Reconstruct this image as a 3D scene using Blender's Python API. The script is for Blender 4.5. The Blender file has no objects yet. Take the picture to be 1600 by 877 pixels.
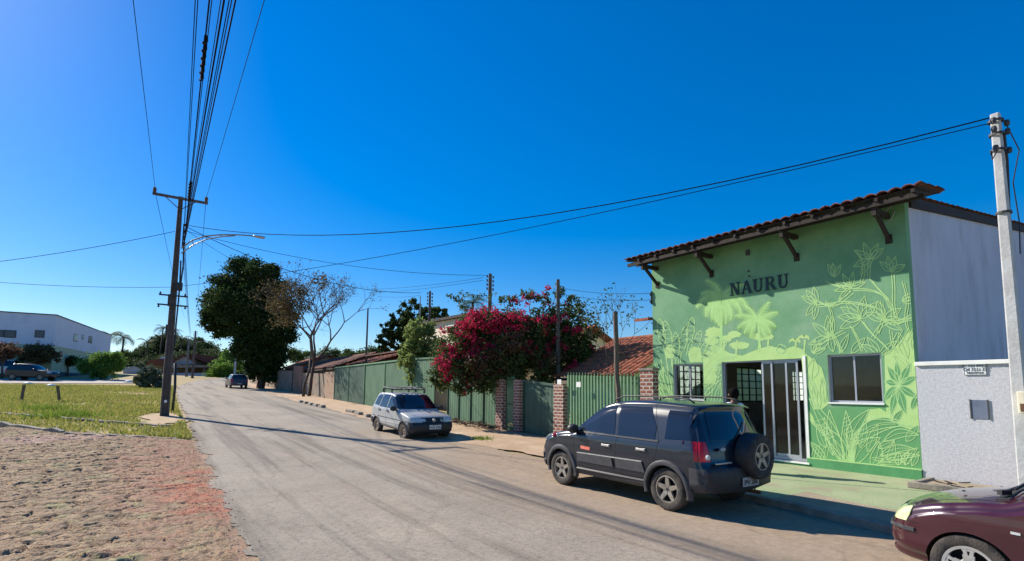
import bpy, bmesh, math, random
import numpy as np
from mathutils import Vector, Matrix
from math import sin, cos, pi, radians, hypot, atan2, sqrt
random.seed(7); rng = np.random.default_rng(7)
S = bpy.context.scene
COL = S.collection

# ------------------------------------------------------------ camera, sky, sun, exposure
FL, PX0, PY0 = 820.0, 800.0, 526.0
pitch, roll, yaw = radians(5.8), radians(0.55), radians(35.2)
CAM = Vector((0, 0, 1.80))
fw = Vector((sin(yaw)*cos(pitch), cos(yaw)*cos(pitch), sin(pitch)))
r0 = Vector((cos(yaw), -sin(yaw), 0)); u0 = r0.cross(fw)
rt = cos(roll)*r0 + sin(roll)*u0; up = -sin(roll)*r0 + cos(roll)*u0
cd = bpy.data.cameras.new('camera'); cam = bpy.data.objects.new('camera', cd); COL.objects.link(cam)
cd.sensor_width = 36; cd.lens = FL/1600*36; cd.shift_y = (PY0-438.5)/1600; cd.clip_end = 3000; cd.clip_start = .05
M = Matrix((rt, up, -fw)).transposed().to_4x4(); M.translation = CAM; cam.matrix_world = M
S.camera = cam
SUN_AZ, SUN_EL = -23.0, 34.5           # degrees; azimuth from +Y towards +X
w = bpy.data.worlds.new('World'); S.world = w; w.use_nodes = True
nt = w.node_tree; bg = nt.nodes['Background']
sky = nt.nodes.new('ShaderNodeTexSky'); sky.sky_type = 'NISHITA'; sky.sun_disc = False
sky.sun_elevation = radians(SUN_EL); sky.sun_rotation = radians(SUN_AZ)
sky.altitude = 1100; sky.air_density = 1.3; sky.dust_density = 0.5; sky.ozone_density = 7.0
hs = nt.nodes.new('ShaderNodeHueSaturation'); hs.inputs['Saturation'].default_value = 1.52; hs.inputs['Hue'].default_value = .51; hs.inputs['Value'].default_value = 1.0
ga = nt.nodes.new('ShaderNodeGamma'); ga.inputs[1].default_value = .82; nt.links.new(sky.outputs[0], ga.inputs[0]); nt.links.new(ga.outputs[0], hs.inputs['Color']); nt.links.new(hs.outputs[0], bg.inputs[0])
bg.inputs[1].default_value = 0.122
sl = bpy.data.lights.new('sun', 'SUN'); sl.energy = 5.0; sl.angle = radians(.53); sl.color = (1, .93, .82)
so = bpy.data.objects.new('sun', sl); COL.objects.link(so)
sd = Vector((sin(radians(SUN_AZ))*cos(radians(SUN_EL)), cos(radians(SUN_AZ))*cos(radians(SUN_EL)), sin(radians(SUN_EL))))
so.rotation_euler = sd.to_track_quat('Z', 'Y').to_euler(); so.location = sd*50
vs = S.view_settings; vs.view_transform = 'Standard'; vs.look = 'None'; vs.gamma = 1; vs.exposure = 0.66; vs.use_curve_mapping = False

# ------------------------------------------------------------ terrain profile and photo-to-world helpers
def prof(Y):
    if Y < 5: return 0.
    if Y < 12: return .0325*(Y-5)**2/14
    z = .0325*3.5+.0325*(min(Y, 60)-12)
    if Y > 60: z += .045*(min(Y, 200)-60)
    return z
def ray(x, y):
    return (fw*FL+rt*(x-PX0)+up*(PY0-y)).normalized()
def P(px, py, X=None, Y=None, z=None):
    d = ray(px, py)
    t = X/d.x if X is not None else (Y/d.y if Y is not None else (z-CAM.z)/d.z)
    return CAM+d*t
def gp(px, py, dz=0):
    d = ray(px, py); t = 1.
    while t < 500:
        p = CAM+d*t
        if p.z < prof(p.y): break
        t *= 1.01
    a, b = t/1.01, t
    for _ in range(30):
        m = (a+b)/2; p = CAM+d*m
        if p.z < prof(p.y): b = m
        else: a = m
    p = CAM+d*b; p.z += dz
    return p

# ------------------------------------------------------------ mesh helpers
def tag(o, label=None, cat=None, group=None, kind=None):
    if label: o['label'] = label
    if cat: o['category'] = cat
    if group: o['group'] = group
    if kind: o['kind'] = kind
    return o
def empty(name, loc=(0, 0, 0), rz=0, label=None, cat=None, group=None):
    o = bpy.data.objects.new(name, None); COL.objects.link(o); o.location = loc; o.rotation_euler = (0, 0, rz); o.empty_display_size = .3
    return tag(o, label, cat, group)
def link_mesh(name, me, parent=None):
    o = bpy.data.objects.new(name, me); COL.objects.link(o)
    if parent: o.parent = parent
    return o
class MB:
    def __init__(s): s.v = []; s.f = []; s.m = []
    def add(s, vs_, fs, mi=0):
        b = len(s.v); s.v += [tuple(p) for p in vs_]; s.f += [tuple(b+i for i in f) for f in fs]; s.m += [mi]*len(fs); return s
    def box(s, x0, x1, y0, y1, z0, z1, mi=0):
        return s.add([(x0,y0,z0),(x1,y0,z0),(x1,y1,z0),(x0,y1,z0),(x0,y0,z1),(x1,y0,z1),(x1,y1,z1),(x0,y1,z1)],
                     [(0,3,2,1),(4,5,6,7),(0,1,5,4),(1,2,6,5),(2,3,7,6),(3,0,4,7)], mi)
    def bar(s, a, b, w_, h_, mi=0):
        a = Vector(a); b = Vector(b); d = (b-a).normalized(); q = Vector((0,0,1)) if abs(d.z) < .95 else Vector((1,0,0))
        u = d.cross(q).normalized()*w_/2; v = u.cross(d).normalized()*h_/2
        P8 = [a-u-v, a+u-v, a+u+v, a-u+v, b-u-v, b+u-v, b+u+v, b-u+v]
        return s.add(P8, [(0,1,2,3),(4,7,6,5),(0,4,5,1),(1,5,6,2),(2,6,7,3),(3,7,4,0)], mi)
    def tube(s, pts, r, n=8, mi=0, cap=True):
        pts = [Vector(p) for p in pts]; rs = r if hasattr(r, '__len__') else [r]*len(pts)
        b = len(s.v); ref = None
        for i, p in enumerate(pts):
            d = (pts[min(i+1, len(pts)-1)]-pts[max(i-1, 0)])
            d = d.normalized() if d.length > 1e-9 else Vector((0,0,1))
            if ref is None: ref = Vector((1,0,0)) if abs(d.x) < .8 else Vector((0,1,0))
            u = (ref-d*ref.dot(d)).normalized(); v = d.cross(u); ref = u
            for k in range(n):
                a = 2*pi*k/n; s.v.append(tuple(p+u*cos(a)*rs[i]+v*sin(a)*rs[i]))
        for i in range(len(pts)-1):
            for k in range(n):
                k2 = (k+1) % n; s.f.append((b+i*n+k, b+i*n+k2, b+(i+1)*n+k2, b+(i+1)*n+k)); s.m.append(mi)
        if cap:
            s.f.append(tuple(b+k for k in range(n))[::-1]); s.m.append(mi)
            e = b+(len(pts)-1)*n; s.f.append(tuple(e+k for k in range(n))); s.m.append(mi)
        return s
    def lathe(s, prf, c, ax='z', n=24, mi=0):   # prf: (r, h) list, around axis through c
        b = len(s.v); c = Vector(c)
        for (r, h) in prf:
            for k in range(n):
                a = 2*pi*k/n; q = (r*cos(a), r*sin(a), h)
                if ax == 'y': q = (q[0], q[2], q[1])
                if ax == 'x': q = (q[2], q[0], q[1])
                s.v.append(tuple(c+Vector(q)))
        for i in range(len(prf)-1):
            for k in range(n):
                k2 = (k+1) % n; f = (b+i*n+k, b+i*n+k2, b+(i+1)*n+k2, b+(i+1)*n+k)
                s.f.append(f[::-1] if ax == 'y' else f); s.m.append(mi)
        return s
    def prism(s, poly, d, mi=0):   # poly: 3D points (planar), d: extrusion vector
        n = len(poly); d = Vector(d); A = [Vector(p) for p in poly]
        fs = [tuple(range(n))[::-1], tuple(range(n, 2*n))]+[(i, (i+1) % n, n+(i+1) % n, n+i) for i in range(n)]
        return s.add(A+[p+d for p in A], fs, mi)
    def build(s, name, mats, parent=None, smooth=False, fix=True, bevel=0):
        me = bpy.data.meshes.new(name); me.from_pydata(s.v, [], s.f)
        mats = mats if isinstance(mats, (list, tuple)) else [mats]
        for m in mats: me.materials.append(m)
        me.polygons.foreach_set('material_index', s.m)
        if fix:
            bm = bmesh.new(); bm.from_mesh(me)
            bmesh.ops.recalc_face_normals(bm, faces=bm.faces)
            bm.to_mesh(me); bm.free()
        if smooth:
            me.polygons.foreach_set('use_smooth', [True]*len(me.polygons))
            if smooth == 'auto': me.set_sharp_from_angle(angle=radians(40))
        o = link_mesh(name, me, parent)
        if bevel:
            md = o.modifiers.new('bevel', 'BEVEL'); md.width = bevel; md.segments = 2; md.limit_method = 'ANGLE'
        return o
def copy_tree(o, parent=None):
    c = o.copy(); COL.objects.link(c)
    if parent: c.parent = parent
    for ch in list(o.children): copy_tree(ch, c)
    return c

# ------------------------------------------------------------ materials
def lin(r, g, b):
    f = lambda c: ((c/255)/12.92 if c/255 <= .04045 else (((c/255)+.055)/1.055)**2.4)
    return (f(r), f(g), f(b), 1)
def mat(name, c1, c2=None, scale=3., rough=.7, metal=0., bump=0., bscale=20., spec=.5, detail=6., c3=None, coat=0., trans=0., mapping=None, contrast=(.35,.65), c3pos=None, c3s=.6):
    m = bpy.data.materials.new(name); m.use_nodes = True; N = m.node_tree.nodes; L = m.node_tree.links
    b = N['Principled BSDF']; b.inputs['Roughness'].default_value = rough; b.inputs['Metallic'].default_value = metal
    b.inputs['Specular IOR Level'].default_value = spec; b.inputs['Coat Weight'].default_value = coat; b.inputs['Coat Roughness'].default_value = .04
    c1 = tuple(c1)[:3]+(1,)
    tc = N.new('ShaderNodeTexCoord'); mp = N.new('ShaderNodeMapping'); L.new(tc.outputs['Object'], mp.inputs[0])
    if mapping: mp.inputs['Scale'].default_value = mapping
    b.inputs['Base Color'].default_value = c1
    if c2:
        c2 = tuple(c2)[:3]+(1,)
        n = N.new('ShaderNodeTexNoise'); n.inputs['Scale'].default_value = scale; n.inputs['Detail'].default_value = detail; n.inputs['Roughness'].default_value = .65
        L.new(mp.outputs[0], n.inputs['Vector'])
        r = N.new('ShaderNodeValToRGB'); r.color_ramp.elements[0].position = contrast[0]; r.color_ramp.elements[1].position = contrast[1]
        r.color_ramp.elements[0].color = c1; r.color_ramp.elements[1].color = c2
        L.new(n.outputs[0], r.inputs[0]); out = r.outputs[0]
        if c3:
            n2 = N.new('ShaderNodeTexNoise'); n2.inputs['Scale'].default_value = scale*c3s; n2.inputs['Detail'].default_value = 8; n2.inputs['Roughness'].default_value = .7
            mp2 = N.new('ShaderNodeMapping'); mp2.inputs['Location'].default_value = (7.3, 2.1, 4.4); L.new(mp.outputs[0], mp2.inputs[0]); L.new(mp2.outputs[0], n2.inputs['Vector'])
            r2 = N.new('ShaderNodeValToRGB'); p_ = c3pos or (.55, .68); r2.color_ramp.elements[0].position = p_[0]; r2.color_ramp.elements[1].position = p_[1]
            L.new(n2.outputs[0], r2.inputs[0])
            mx = N.new('ShaderNodeMix'); mx.data_type = 'RGBA'; L.new(r2.outputs[0], mx.inputs[0]); L.new(out, mx.inputs[6]); mx.inputs[7].default_value = tuple(c3)[:3]+(1,)
            out = mx.outputs[2]
        L.new(out, b.inputs['Base Color'])
    if bump:
        n = N.new('ShaderNodeTexNoise'); n.inputs['Scale'].default_value = bscale; n.inputs['Detail'].default_value = 5; L.new(tc.outputs['Object'], n.inputs['Vector'])
        bp = N.new('ShaderNodeBump'); bp.inputs['Strength'].default_value = bump; bp.inputs['Distance'].default_value = .02
        L.new(n.outputs[0], bp.inputs['Height']); L.new(bp.outputs[0], b.inputs['Normal'])
    return m
def leafmat(name, c1, c2, trans=.35, rough=.7):
    m = bpy.data.materials.new(name); m.use_nodes = True; N = m.node_tree.nodes; L = m.node_tree.links
    b = N['Principled BSDF']; b.inputs['Roughness'].default_value = rough; b.inputs['Specular IOR Level'].default_value = .15
    g = N.new('ShaderNodeNewGeometry'); r = N.new('ShaderNodeValToRGB'); r.color_ramp.elements[0].color = tuple(c1)[:3]+(1,); r.color_ramp.elements[1].color = tuple(c2)[:3]+(1,)
    L.new(g.outputs['Random Per Island'], r.inputs[0]); L.new(r.outputs[0], b.inputs['Base Color'])
    t = N.new('ShaderNodeBsdfTranslucent'); L.new(r.outputs[0], t.inputs[0]); mx = N.new('ShaderNodeMixShader'); mx.inputs[0].default_value = trans
    L.new(b.outputs[0], mx.inputs[1]); L.new(t.outputs[0], mx.inputs[2]); L.new(mx.outputs[0], N['Material Output'].inputs[0])
    return m
def glassmat(name, tint, trans=.6, rough=.03):
    m = bpy.data.materials.new(name); m.use_nodes = True; N = m.node_tree.nodes; L = m.node_tree.links
    N.remove(N['Principled BSDF'])
    t = N.new('ShaderNodeBsdfTransparent'); t.inputs[0].default_value = tuple(tint)[:3]+(1,)
    g = N.new('ShaderNodeBsdfGlossy'); g.inputs['Roughness'].default_value = rough
    f = N.new('ShaderNodeFresnel'); f.inputs[0].default_value = 1.33
    ad = N.new('ShaderNodeMath'); ad.operation = 'ADD'; ad.inputs[1].default_value = 1-trans; ad.use_clamp = True; L.new(f.outputs[0], ad.inputs[0])
    mx = N.new('ShaderNodeMixShader'); L.new(ad.outputs[0], mx.inputs[0]); L.new(t.outputs[0], mx.inputs[1]); L.new(g.outputs[0], mx.inputs[2])
    L.new(mx.outputs[0], N['Material Output'].inputs[0])
    return m
def brickmat(name, c1, c2, mortar, sc=1., bw=.24, bh=.075, axis='yz', off=.5, ms=.012, bump=.6):
    m = bpy.data.materials.new(name); m.use_nodes = True; N = m.node_tree.nodes; L = m.node_tree.links
    b = N['Principled BSDF']; b.inputs['Roughness'].default_value = .9
    tc = N.new('ShaderNodeTexCoord'); sx = N.new('ShaderNodeSeparateXYZ'); cx = N.new('ShaderNodeCombineXYZ'); L.new(tc.outputs['Object'], sx.inputs[0])
    ad = N.new('ShaderNodeMath'); ad.operation = 'ADD'; L.new(sx.outputs[0], ad.inputs[0]); L.new(sx.outputs[1], ad.inputs[1])
    L.new(ad.outputs[0], cx.inputs[0]); L.new(sx.outputs[2], cx.inputs[1])
    br = N.new('ShaderNodeTexBrick'); br.inputs['Scale'].default_value = 1; br.inputs['Brick Width'].default_value = bw; br.inputs['Row Height'].default_value = bh
    br.inputs['Mortar Size'].default_value = ms; br.inputs['Color1'].default_value = tuple(c1)[:3]+(1,); br.inputs['Color2'].default_value = tuple(c2)[:3]+(1,); br.inputs['Mortar'].default_value = tuple(mortar)[:3]+(1,)
    br.offset = off; L.new(cx.outputs[0], br.inputs[0])
    n = N.new('ShaderNodeTexNoise'); n.inputs['Scale'].default_value = 9; L.new(tc.outputs['Object'], n.inputs[0])
    mx = N.new('ShaderNodeMix'); mx.data_type = 'RGBA'; mx.blend_type = 'MULTIPLY'; mx.inputs[0].default_value = .5; L.new(br.outputs[0], mx.inputs[6]); L.new(n.outputs[0], mx.inputs[7])
    hsn = N.new('ShaderNodeHueSaturation'); hsn.inputs['Value'].default_value = 1.25; L.new(mx.outputs[2], hsn.inputs['Color']); L.new(hsn.outputs[0], b.inputs['Base Color'])
    bp = N.new('ShaderNodeBump'); bp.inputs['Strength'].default_value = bump; bp.inputs['Distance'].default_value = .01; bp.invert = True; L.new(br.outputs['Fac'], bp.inputs['Height']); L.new(bp.outputs[0], b.inputs['Normal'])
    return m

m_wallgreen = mat('green_paint', lin(100,150,108), lin(120,166,124), 1.2, .85, bump=.25, bscale=30, c3=lin(132,168,134), c3s=.4)
m_plinth = mat('plinth_green', lin(72,138,86), lin(84,150,96), 3, .8, bump=.2)
m_lime = mat('lime_paint', lin(182,214,140), lin(170,206,126), 2, .8, bump=.2, bscale=30)
m_line = mat('lime_line_paint', lin(174,212,142), lin(160,200,128), 4, .8)
m_pale = mat('pale_palm_paint', lin(176,218,140), lin(160,206,124), 4, .8)
m_midgreen = mat('mid_green_paint', lin(92,152,96), lin(100,160,102), 2, .8, bump=.2, bscale=30)
m_letter = mat('sign_letter', lin(28,52,52), rough=.5)
m_greywall = mat('grey_paint', lin(200,201,214), lin(188,189,202), 1.4, .85, bump=.25, bscale=12, c3=lin(160,160,168), c3pos=(.5,.75), mapping=(1,1,.35))
m_plaster = mat('rough_white_plaster', lin(206,205,208), lin(182,182,186), 22, .95, bump=.45, bscale=75)
m_white = mat('white_paint', lin(238,238,232), lin(225,225,218), 5, .6)
m_wood = mat('dark_wood', lin(54,43,37), lin(38,30,27), 6, .85, bump=.4, mapping=(1,6,1))
m_oldwood = mat('old_grey_wood', lin(120,108,94), lin(80,70,60), 10, .95, bump=.8, mapping=(3,3,.5))
m_tile = mat('terracotta_tiles', lin(176,98,66), lin(130,70,50), 5, .9, c3=lin(90,66,54), bump=.4, bscale=14, c3pos=(.5,.62), c3s=1.3)
m_tiledark = mat('weathered_tiles', lin(140,78,56), lin(96,58,46), 5, .9, c3=lin(64,50,44), bump=.4, bscale=14, c3pos=(.45,.6), c3s=1.3)
m_alu = mat('aluminium', lin(205,208,212), rough=.35, metal=.85)
m_alusm = mat('grey_frame', lin(170,174,180), rough=.4, metal=.4)
m_glass = glassmat('shop_glass', (.70,.74,.74), .985)
m_dark = mat('dark_interior', lin(196,194,188), lin(182,180,174), 2, .8)
m_ifloor = mat('interior_floor', lin(120,110,98), lin(100,92,84), 3, .35)
m_frost = leafmat('frosted_pane', lin(235,242,235), lin(235,242,235), .85)
m_black = mat('black_rubber', (.012,.012,.013), (.03,.028,.026), 12, .75)
m_tyre = mat('dusty_tyre', (.016,.016,.017), (.085,.07,.055), 9, .9, bump=.3, bscale=60)
m_blackp = mat('black_plastic', (.02,.02,.022), (.03,.03,.03), 12, .55)
m_greyp = mat('grey_cladding', lin(68,68,71), lin(56,56,58), 14, .6)
m_conc = mat('concrete_pole', lin(128,124,120), lin(104,100,98), 3, .9, bump=.4)
m_concd = mat('dark_concrete', lin(104,96,90), lin(78,72,68), 3, .9, bump=.5)
m_pconc = mat('pale_concrete_pole', lin(196,196,194), lin(172,170,168), 3, .85, bump=.3)
m_steel = mat('galvanised_steel', lin(176,174,168), lin(150,146,140), 8, .45, metal=.6)
m_wire = mat('cable_black', (.012,.012,.016), rough=.95, spec=.05)
m_rust = mat('rusty_metal', lin(120,84,60), lin(92,66,52), 8, .85)
m_green_sheet = mat('green_sheet_metal', lin(80,116,86), lin(64,100,72), 1.5, .7, bump=.12, bscale=6, c3=lin(58,84,66), c3pos=(.56,.7), mapping=(1,1,.5))
m_green_dark = mat('dark_green_sheet', lin(62,92,74), lin(50,78,62), 2, .6, bump=.15)
m_green_rail = mat('green_railing', lin(112,150,112), lin(98,138,98), 3, .55)
m_brick = brickmat('brick_pillar', lin(150,84,64), lin(118,64,52), lin(186,174,162), bw=.22, bh=.105, ms=.02)
m_oldbrick = brickmat('old_brick', lin(168,136,112), lin(160,130,104), lin(160,144,126), bw=.4, bh=.2, ms=.02)
m_block = mat('stained_wall', lin(150,138,122), lin(112,98,86), 1.4, .95, bump=.5, c3=lin(156,92,66))
m_cream = mat('cream_wall', lin(240,228,200), lin(226,212,184), 2, .9)
m_bwhite = mat('white_building_wall', lin(212,217,230), lin(202,207,220), .4, .85, c3=lin(188,194,208))
m_bgreen = mat('pale_green_wall', lin(178,190,160), lin(166,178,150), .4, .9)
m_window = mat('dark_window', lin(50,60,76), rough=.15)
m_redwall = mat('red_wall', lin(150,70,62), lin(126,58,52), 1, .9)
m_chrome = mat('chrome', lin(225,225,225), rough=.15, metal=1)
m_bark = mat('bark', lin(104,88,74), lin(66,54,46), 4, .95, bump=.8, bscale=14, mapping=(1,1,.3))
m_plate = mat('plate_grey', lin(176,176,170), rough=.5)
m_platet = mat('plate_text', (.02,.02,.02), rough=.6)

# ------------------------------------------------------------ ground surfaces
def n1(seed):
    g_ = np.random.default_rng(seed).standard_normal(4096)
    def f(t):
        v = 0.
        for sc, am in ((.9, .8), (.37, .6), (.16, .5), (.07, .35)):
            u = t/sc+700; i = int(math.floor(u)); w_ = u-i; w_ = w_*w_*(3-2*w_); v += am*(g_[i % 4096]*(1-w_)+g_[(i+1) % 4096]*w_)
        return v
    return f
def strip_mesh(name, left, right, Y0, Y1, mats, dz, step=.5, nx=10, noise=0, kind='structure', seed=0):
    """sheet between X=left(Y) and X=right(Y), following the ground profile"""
    r = random.Random(seed); mb = MB(); n = int((Y1-Y0)/step)+1; fa_, fb_ = n1(seed+50), n1(seed+90)
    for i in range(n+1):
        Y = Y0+(Y1-Y0)*i/n; a = left(Y); b = right(Y)
        if noise:
            a += noise*fa_(Y); b += noise*fb_(Y)
        for k in range(nx+1):
            mb.v.append((a+(b-a)*k/nx, Y, prof(Y)+dz))
    for i in range(n):
        for k in range(nx):
            q = i*(nx+1)+k; mb.f.append((q, q+1, q+nx+2, q+nx+1)); mb.m.append(0)
    o = mb.build(name, mats, smooth=True, fix=False); o['kind'] = kind
    return o
def interp(tab):
    ys = [t[0] for t in tab]; xs = [t[1] for t in tab]
    return lambda Y: float(np.interp(Y, ys, xs))

m_field = mat('field_ground', lin(140,130,76), lin(164,140,98), .35, .97, bump=1., bscale=7, c3=lin(164,124,84), c3pos=(.56,.66), detail=9)
# ground sheet
mb = MB(); ys = [-60,-30,-10]+[float(i) for i in range(0,64,1)]+[70,80,90,100,120,140,170,200,260,400,900]; xs = [-500,-200,-100,-60,-40,-30,-20,-10,0,10,20,30,40,60,100,200,500]
for Y in ys:
    for X in xs: mb.v.append((X, Y, prof(Y)-.03))
nx = len(xs)
for i in range(len(ys)-1):
    for k in range(nx-1):
        q = i*nx+k; mb.f.append((q, q+1, q+nx+1, q+nx)); mb.m.append(0)
g = mb.build('ground', m_field, smooth=True, fix=False); g['kind'] = 'structure'

RL = interp([(-40,1.0),(6,1.08),(12.3,1.3),(17,1.42),(21.9,1.61),(30.5,1.8),(42.8,2.2),(52.7,2.6),(63,3.2),(72.5,4.5),(80,6),(86,7.6),(95,11),(110,18)])
RR = interp([(-40,8.3),(10,8.3),(22,8.35),(37,8.66),(50,9.2),(60,9.9),(72,10.8),(86,12.4),(95,15),(110,23)])

def road_mat():
    m = bpy.data.materials.new('worn_asphalt'); m.use_nodes = True; N = m.node_tree.nodes; L = m.node_tree.links
    b = N['Principled BSDF']; b.inputs['Roughness'].default_value = .92; b.inputs['Specular IOR Level'].default_value = .25
    tc = N.new('ShaderNodeTexCoord')
    def noise(sc, det=6, rg=.6, mp=None, loc=None):
        n = N.new('ShaderNodeTexNoise'); n.inputs['Scale'].default_value = sc; n.inputs['Detail'].default_value = det; n.inputs['Roughness'].default_value = rg
        q = N.new('ShaderNodeMapping'); q.inputs['Scale'].default_value = mp or (1,1,1); q.inputs['Location'].default_value = loc or (0,0,0); L.new(tc.outputs['Object'], q.inputs[0]); L.new(q.outputs[0], n.inputs['Vector']); return n.outputs[0]
    def ramp(inp, els):
        r = N.new('ShaderNodeValToRGB'); 
        while len(r.color_ramp.elements) < len(els): r.color_ramp.elements.new(.5)
        for e, (p, c) in zip(r.color_ramp.elements, els): e.position = p; e.color = c if len(c) == 4 else (*c, 1)
        L.new(inp, r.inputs[0]); return r.outputs[0]
    def mix(f, a, c, mode='MIX', fv=None):
        x = N.new('ShaderNodeMix'); x.data_type = 'RGBA'; x.blend_type = mode
        if fv is not None: x.inputs[0].default_value = fv
        else: L.new(f, x.inputs[0])
        for s_, v in ((6, a), (7, c)):
            if isinstance(v, tuple): x.inputs[s_].default_value = v
            else: L.new(v, x.inputs[s_])
        return x.outputs[2]
    base = ramp(noise(.5, 8), [(.3, lin(154,142,127)), (.55, lin(166,154,138)), (.75, lin(181,167,148))])
    tracks = ramp(noise(1.1, 7, .65, (1.7, .07, 1)), [(.38, lin(108,105,102)), (.5, (1,1,1,1)), (1, (1,1,1,1))])
    c = mix(None, base, tracks, 'MULTIPLY', .42)
    sp = ramp(noise(38, 3, .8), [(.35, (.45,.45,.45,1)), (.52, (1,1,1,1)), (.7, (1.0,1.0,.98,1))])
    c = mix(None, c, sp, 'MULTIPLY', .65)
    sp3 = ramp(noise(13, 5, .8), [(.36, (.62,.61,.60,1)), (.5, (1,1,1,1)), (.68, (1.1,1.09,1.06,1))])
    c = mix(None, c, sp3, 'MULTIPLY', .6)
    sp2 = ramp(noise(140, 2, .7), [(.3, (.5,.5,.5,1)), (.6, (1,1,1,1))])
    c = mix(None, c, sp2, 'MULTIPLY', .5)
    # brown dust near the right side
    sx = N.new('ShaderNodeSeparateXYZ'); L.new(tc.outputs['Object'], sx.inputs[0])
    mr = N.new('ShaderNodeMapRange'); mr.inputs[1].default_value = 4.2; mr.inputs[2].default_value = 7.6; L.new(sx.outputs[0], mr.inputs[0])
    my = N.new('ShaderNodeMapRange'); my.inputs[1].default_value = 20; my.inputs[2].default_value = 11; L.new(sx.outputs[1], my.inputs[0])
    mu = N.new('ShaderNodeMath'); mu.operation = 'MULTIPLY'; L.new(mr.outputs[0], mu.inputs[0]); L.new(my.outputs[0], mu.inputs[1])
    nn = noise(.9, 8, .7, (1, .35, 1), (3, 3, 0)); m2 = N.new('ShaderNodeMath'); m2.operation = 'MULTIPLY_ADD'; L.new(mu.outputs[0], m2.inputs[0]); m2.inputs[1].default_value = 1.05; 
    m3 = N.new('ShaderNodeMath'); m3.operation = 'SUBTRACT'; L.new(nn, m3.inputs[0]); m3.inputs[1].default_value = .52; L.new(m3.outputs[0], m2.inputs[2]); m2.use_clamp = True
    c = mix(m2.outputs[0], c, ramp(noise(9, 6), [(.3, lin(142,122,102)), (.7, lin(168,146,122))]))
    # long cracks
    v = N.new('ShaderNodeTexVoronoi'); v.feature = 'DISTANCE_TO_EDGE'; v.inputs['Scale'].default_value = .33
    q = N.new('ShaderNodeMapping'); q.inputs['Scale'].default_value = (1, .6, 1); L.new(tc.outputs['Object'], q.inputs[0])
    dn = N.new('ShaderNodeTexNoise'); dn.inputs['Scale'].default_value = 1.5; L.new(q.outputs[0], dn.inputs['Vector'])
    va = N.new('ShaderNodeVectorMath'); va.operation = 'MULTIPLY_ADD'; L.new(dn.outputs['Color'], va.inputs[0]); va.inputs[1].default_value = (1.2,1.2,0); L.new(q.outputs[0], va.inputs[2]); L.new(va.outputs[0], v.inputs['Vector'])
    cr = ramp(v.outputs[0], [(0, (.5,.48,.46,1)), (.008, (1,1,1,1))])
    c = mix(None, c, cr, 'MULTIPLY', .35)
    L.new(c, b.inputs['Base Color'])
    bp = N.new('ShaderNodeBump'); bp.inputs['Strength'].default_value = .55; bp.inputs['Distance'].default_value = .012; L.new(noise(60, 4, .8), bp.inputs['Height'])
    bp2 = N.new('ShaderNodeBump'); bp2.inputs['Strength'].default_value = .5; bp2.inputs['Distance'].default_value = .05; L.new(noise(1.3, 5), bp2.inputs['Height']); L.new(bp.outputs[0], bp2.inputs['Normal']); L.new(bp2.outputs[0], b.inputs['Normal'])
    return m
m_road = road_mat()
strip_mesh('road', RL, RR, -40, 110, m_road, 0.012, step=.05, nx=12, noise=.075, seed=3)
m_dirt = mat('brown_dirt', lin(186,160,130), lin(166,136,106), 1.3, .98, bump=.9, bscale=16, c3=lin(196,176,150), detail=9)
strip_mesh('dirt_pavement', lambda Y: RR(Y)-.15+.5*max(0, min(1, (14-Y)/4.)), lambda Y: 11.6 if Y < 60 else RR(Y)+2, 9.9, 100, m_dirt, .018, step=.3, nx=10, noise=.10, seed=5)
m_greenconc = mat('faded_green_concrete', lin(136,150,108), lin(154,162,124), 1.2, .9, bump=.4, bscale=24, c3=lin(146,136,112), detail=9)
m_kerb = mat('kerb_concrete', lin(150,142,128), lin(120,112,102), 3, .95, bump=.6, c3=lin(96,90,84))
m_grout = mat('dirt_strip', lin(160,146,122), lin(136,122,102), 2, .97, bump=.7)
# green painted pavement with kerb
KX = interp([(-12,7.85),(2.7,7.92),(5,8.35),(10.4,8.3)])
def slab(name, m, xa, xb, y0, y1, z0, z1, step=.4, noise=0):
    mb = MB(); n = max(1, int((y1-y0)/step)); rr = random.Random(4)
    for i in range(n+1):
        Y = y0+(y1-y0)*i/n; a = xa(Y)+rr.uniform(-noise, noise); b = xb(Y); z = prof(Y)
        mb.v += [(a, Y, z0), (a, Y, z1+z), (b, Y, z1+z), (b, Y, z0)]
    for i in range(n):
        q = i*4
        for k in range(4): mb.f.append((q+k, q+(k+1) % 4, q+4+(k+1) % 4, q+4+k)); mb.m.append(0)
    mb.f += [(0,1,2,3), (n*4+3, n*4+2, n*4+1, n*4)]; mb.m += [0, 0]
    o = mb.build(name, m); o['kind'] = 'structure'; return o
slab('kerb', m_kerb, KX, lambda Y: KX(Y)+.16, -12, 10.3, -.1, .115, .5, .015)
slab('pavement', m_greenconc, lambda Y: KX(Y)+.162, lambda Y: 12.66, -12, 10.4, -.1, .11)
slab('path', m_grout, lambda Y: KX(Y)+.175, lambda Y: KX(Y)+1.25+.2*sin(Y*1.3), -12, 4.6, -.1, .116, .3, 0)
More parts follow.
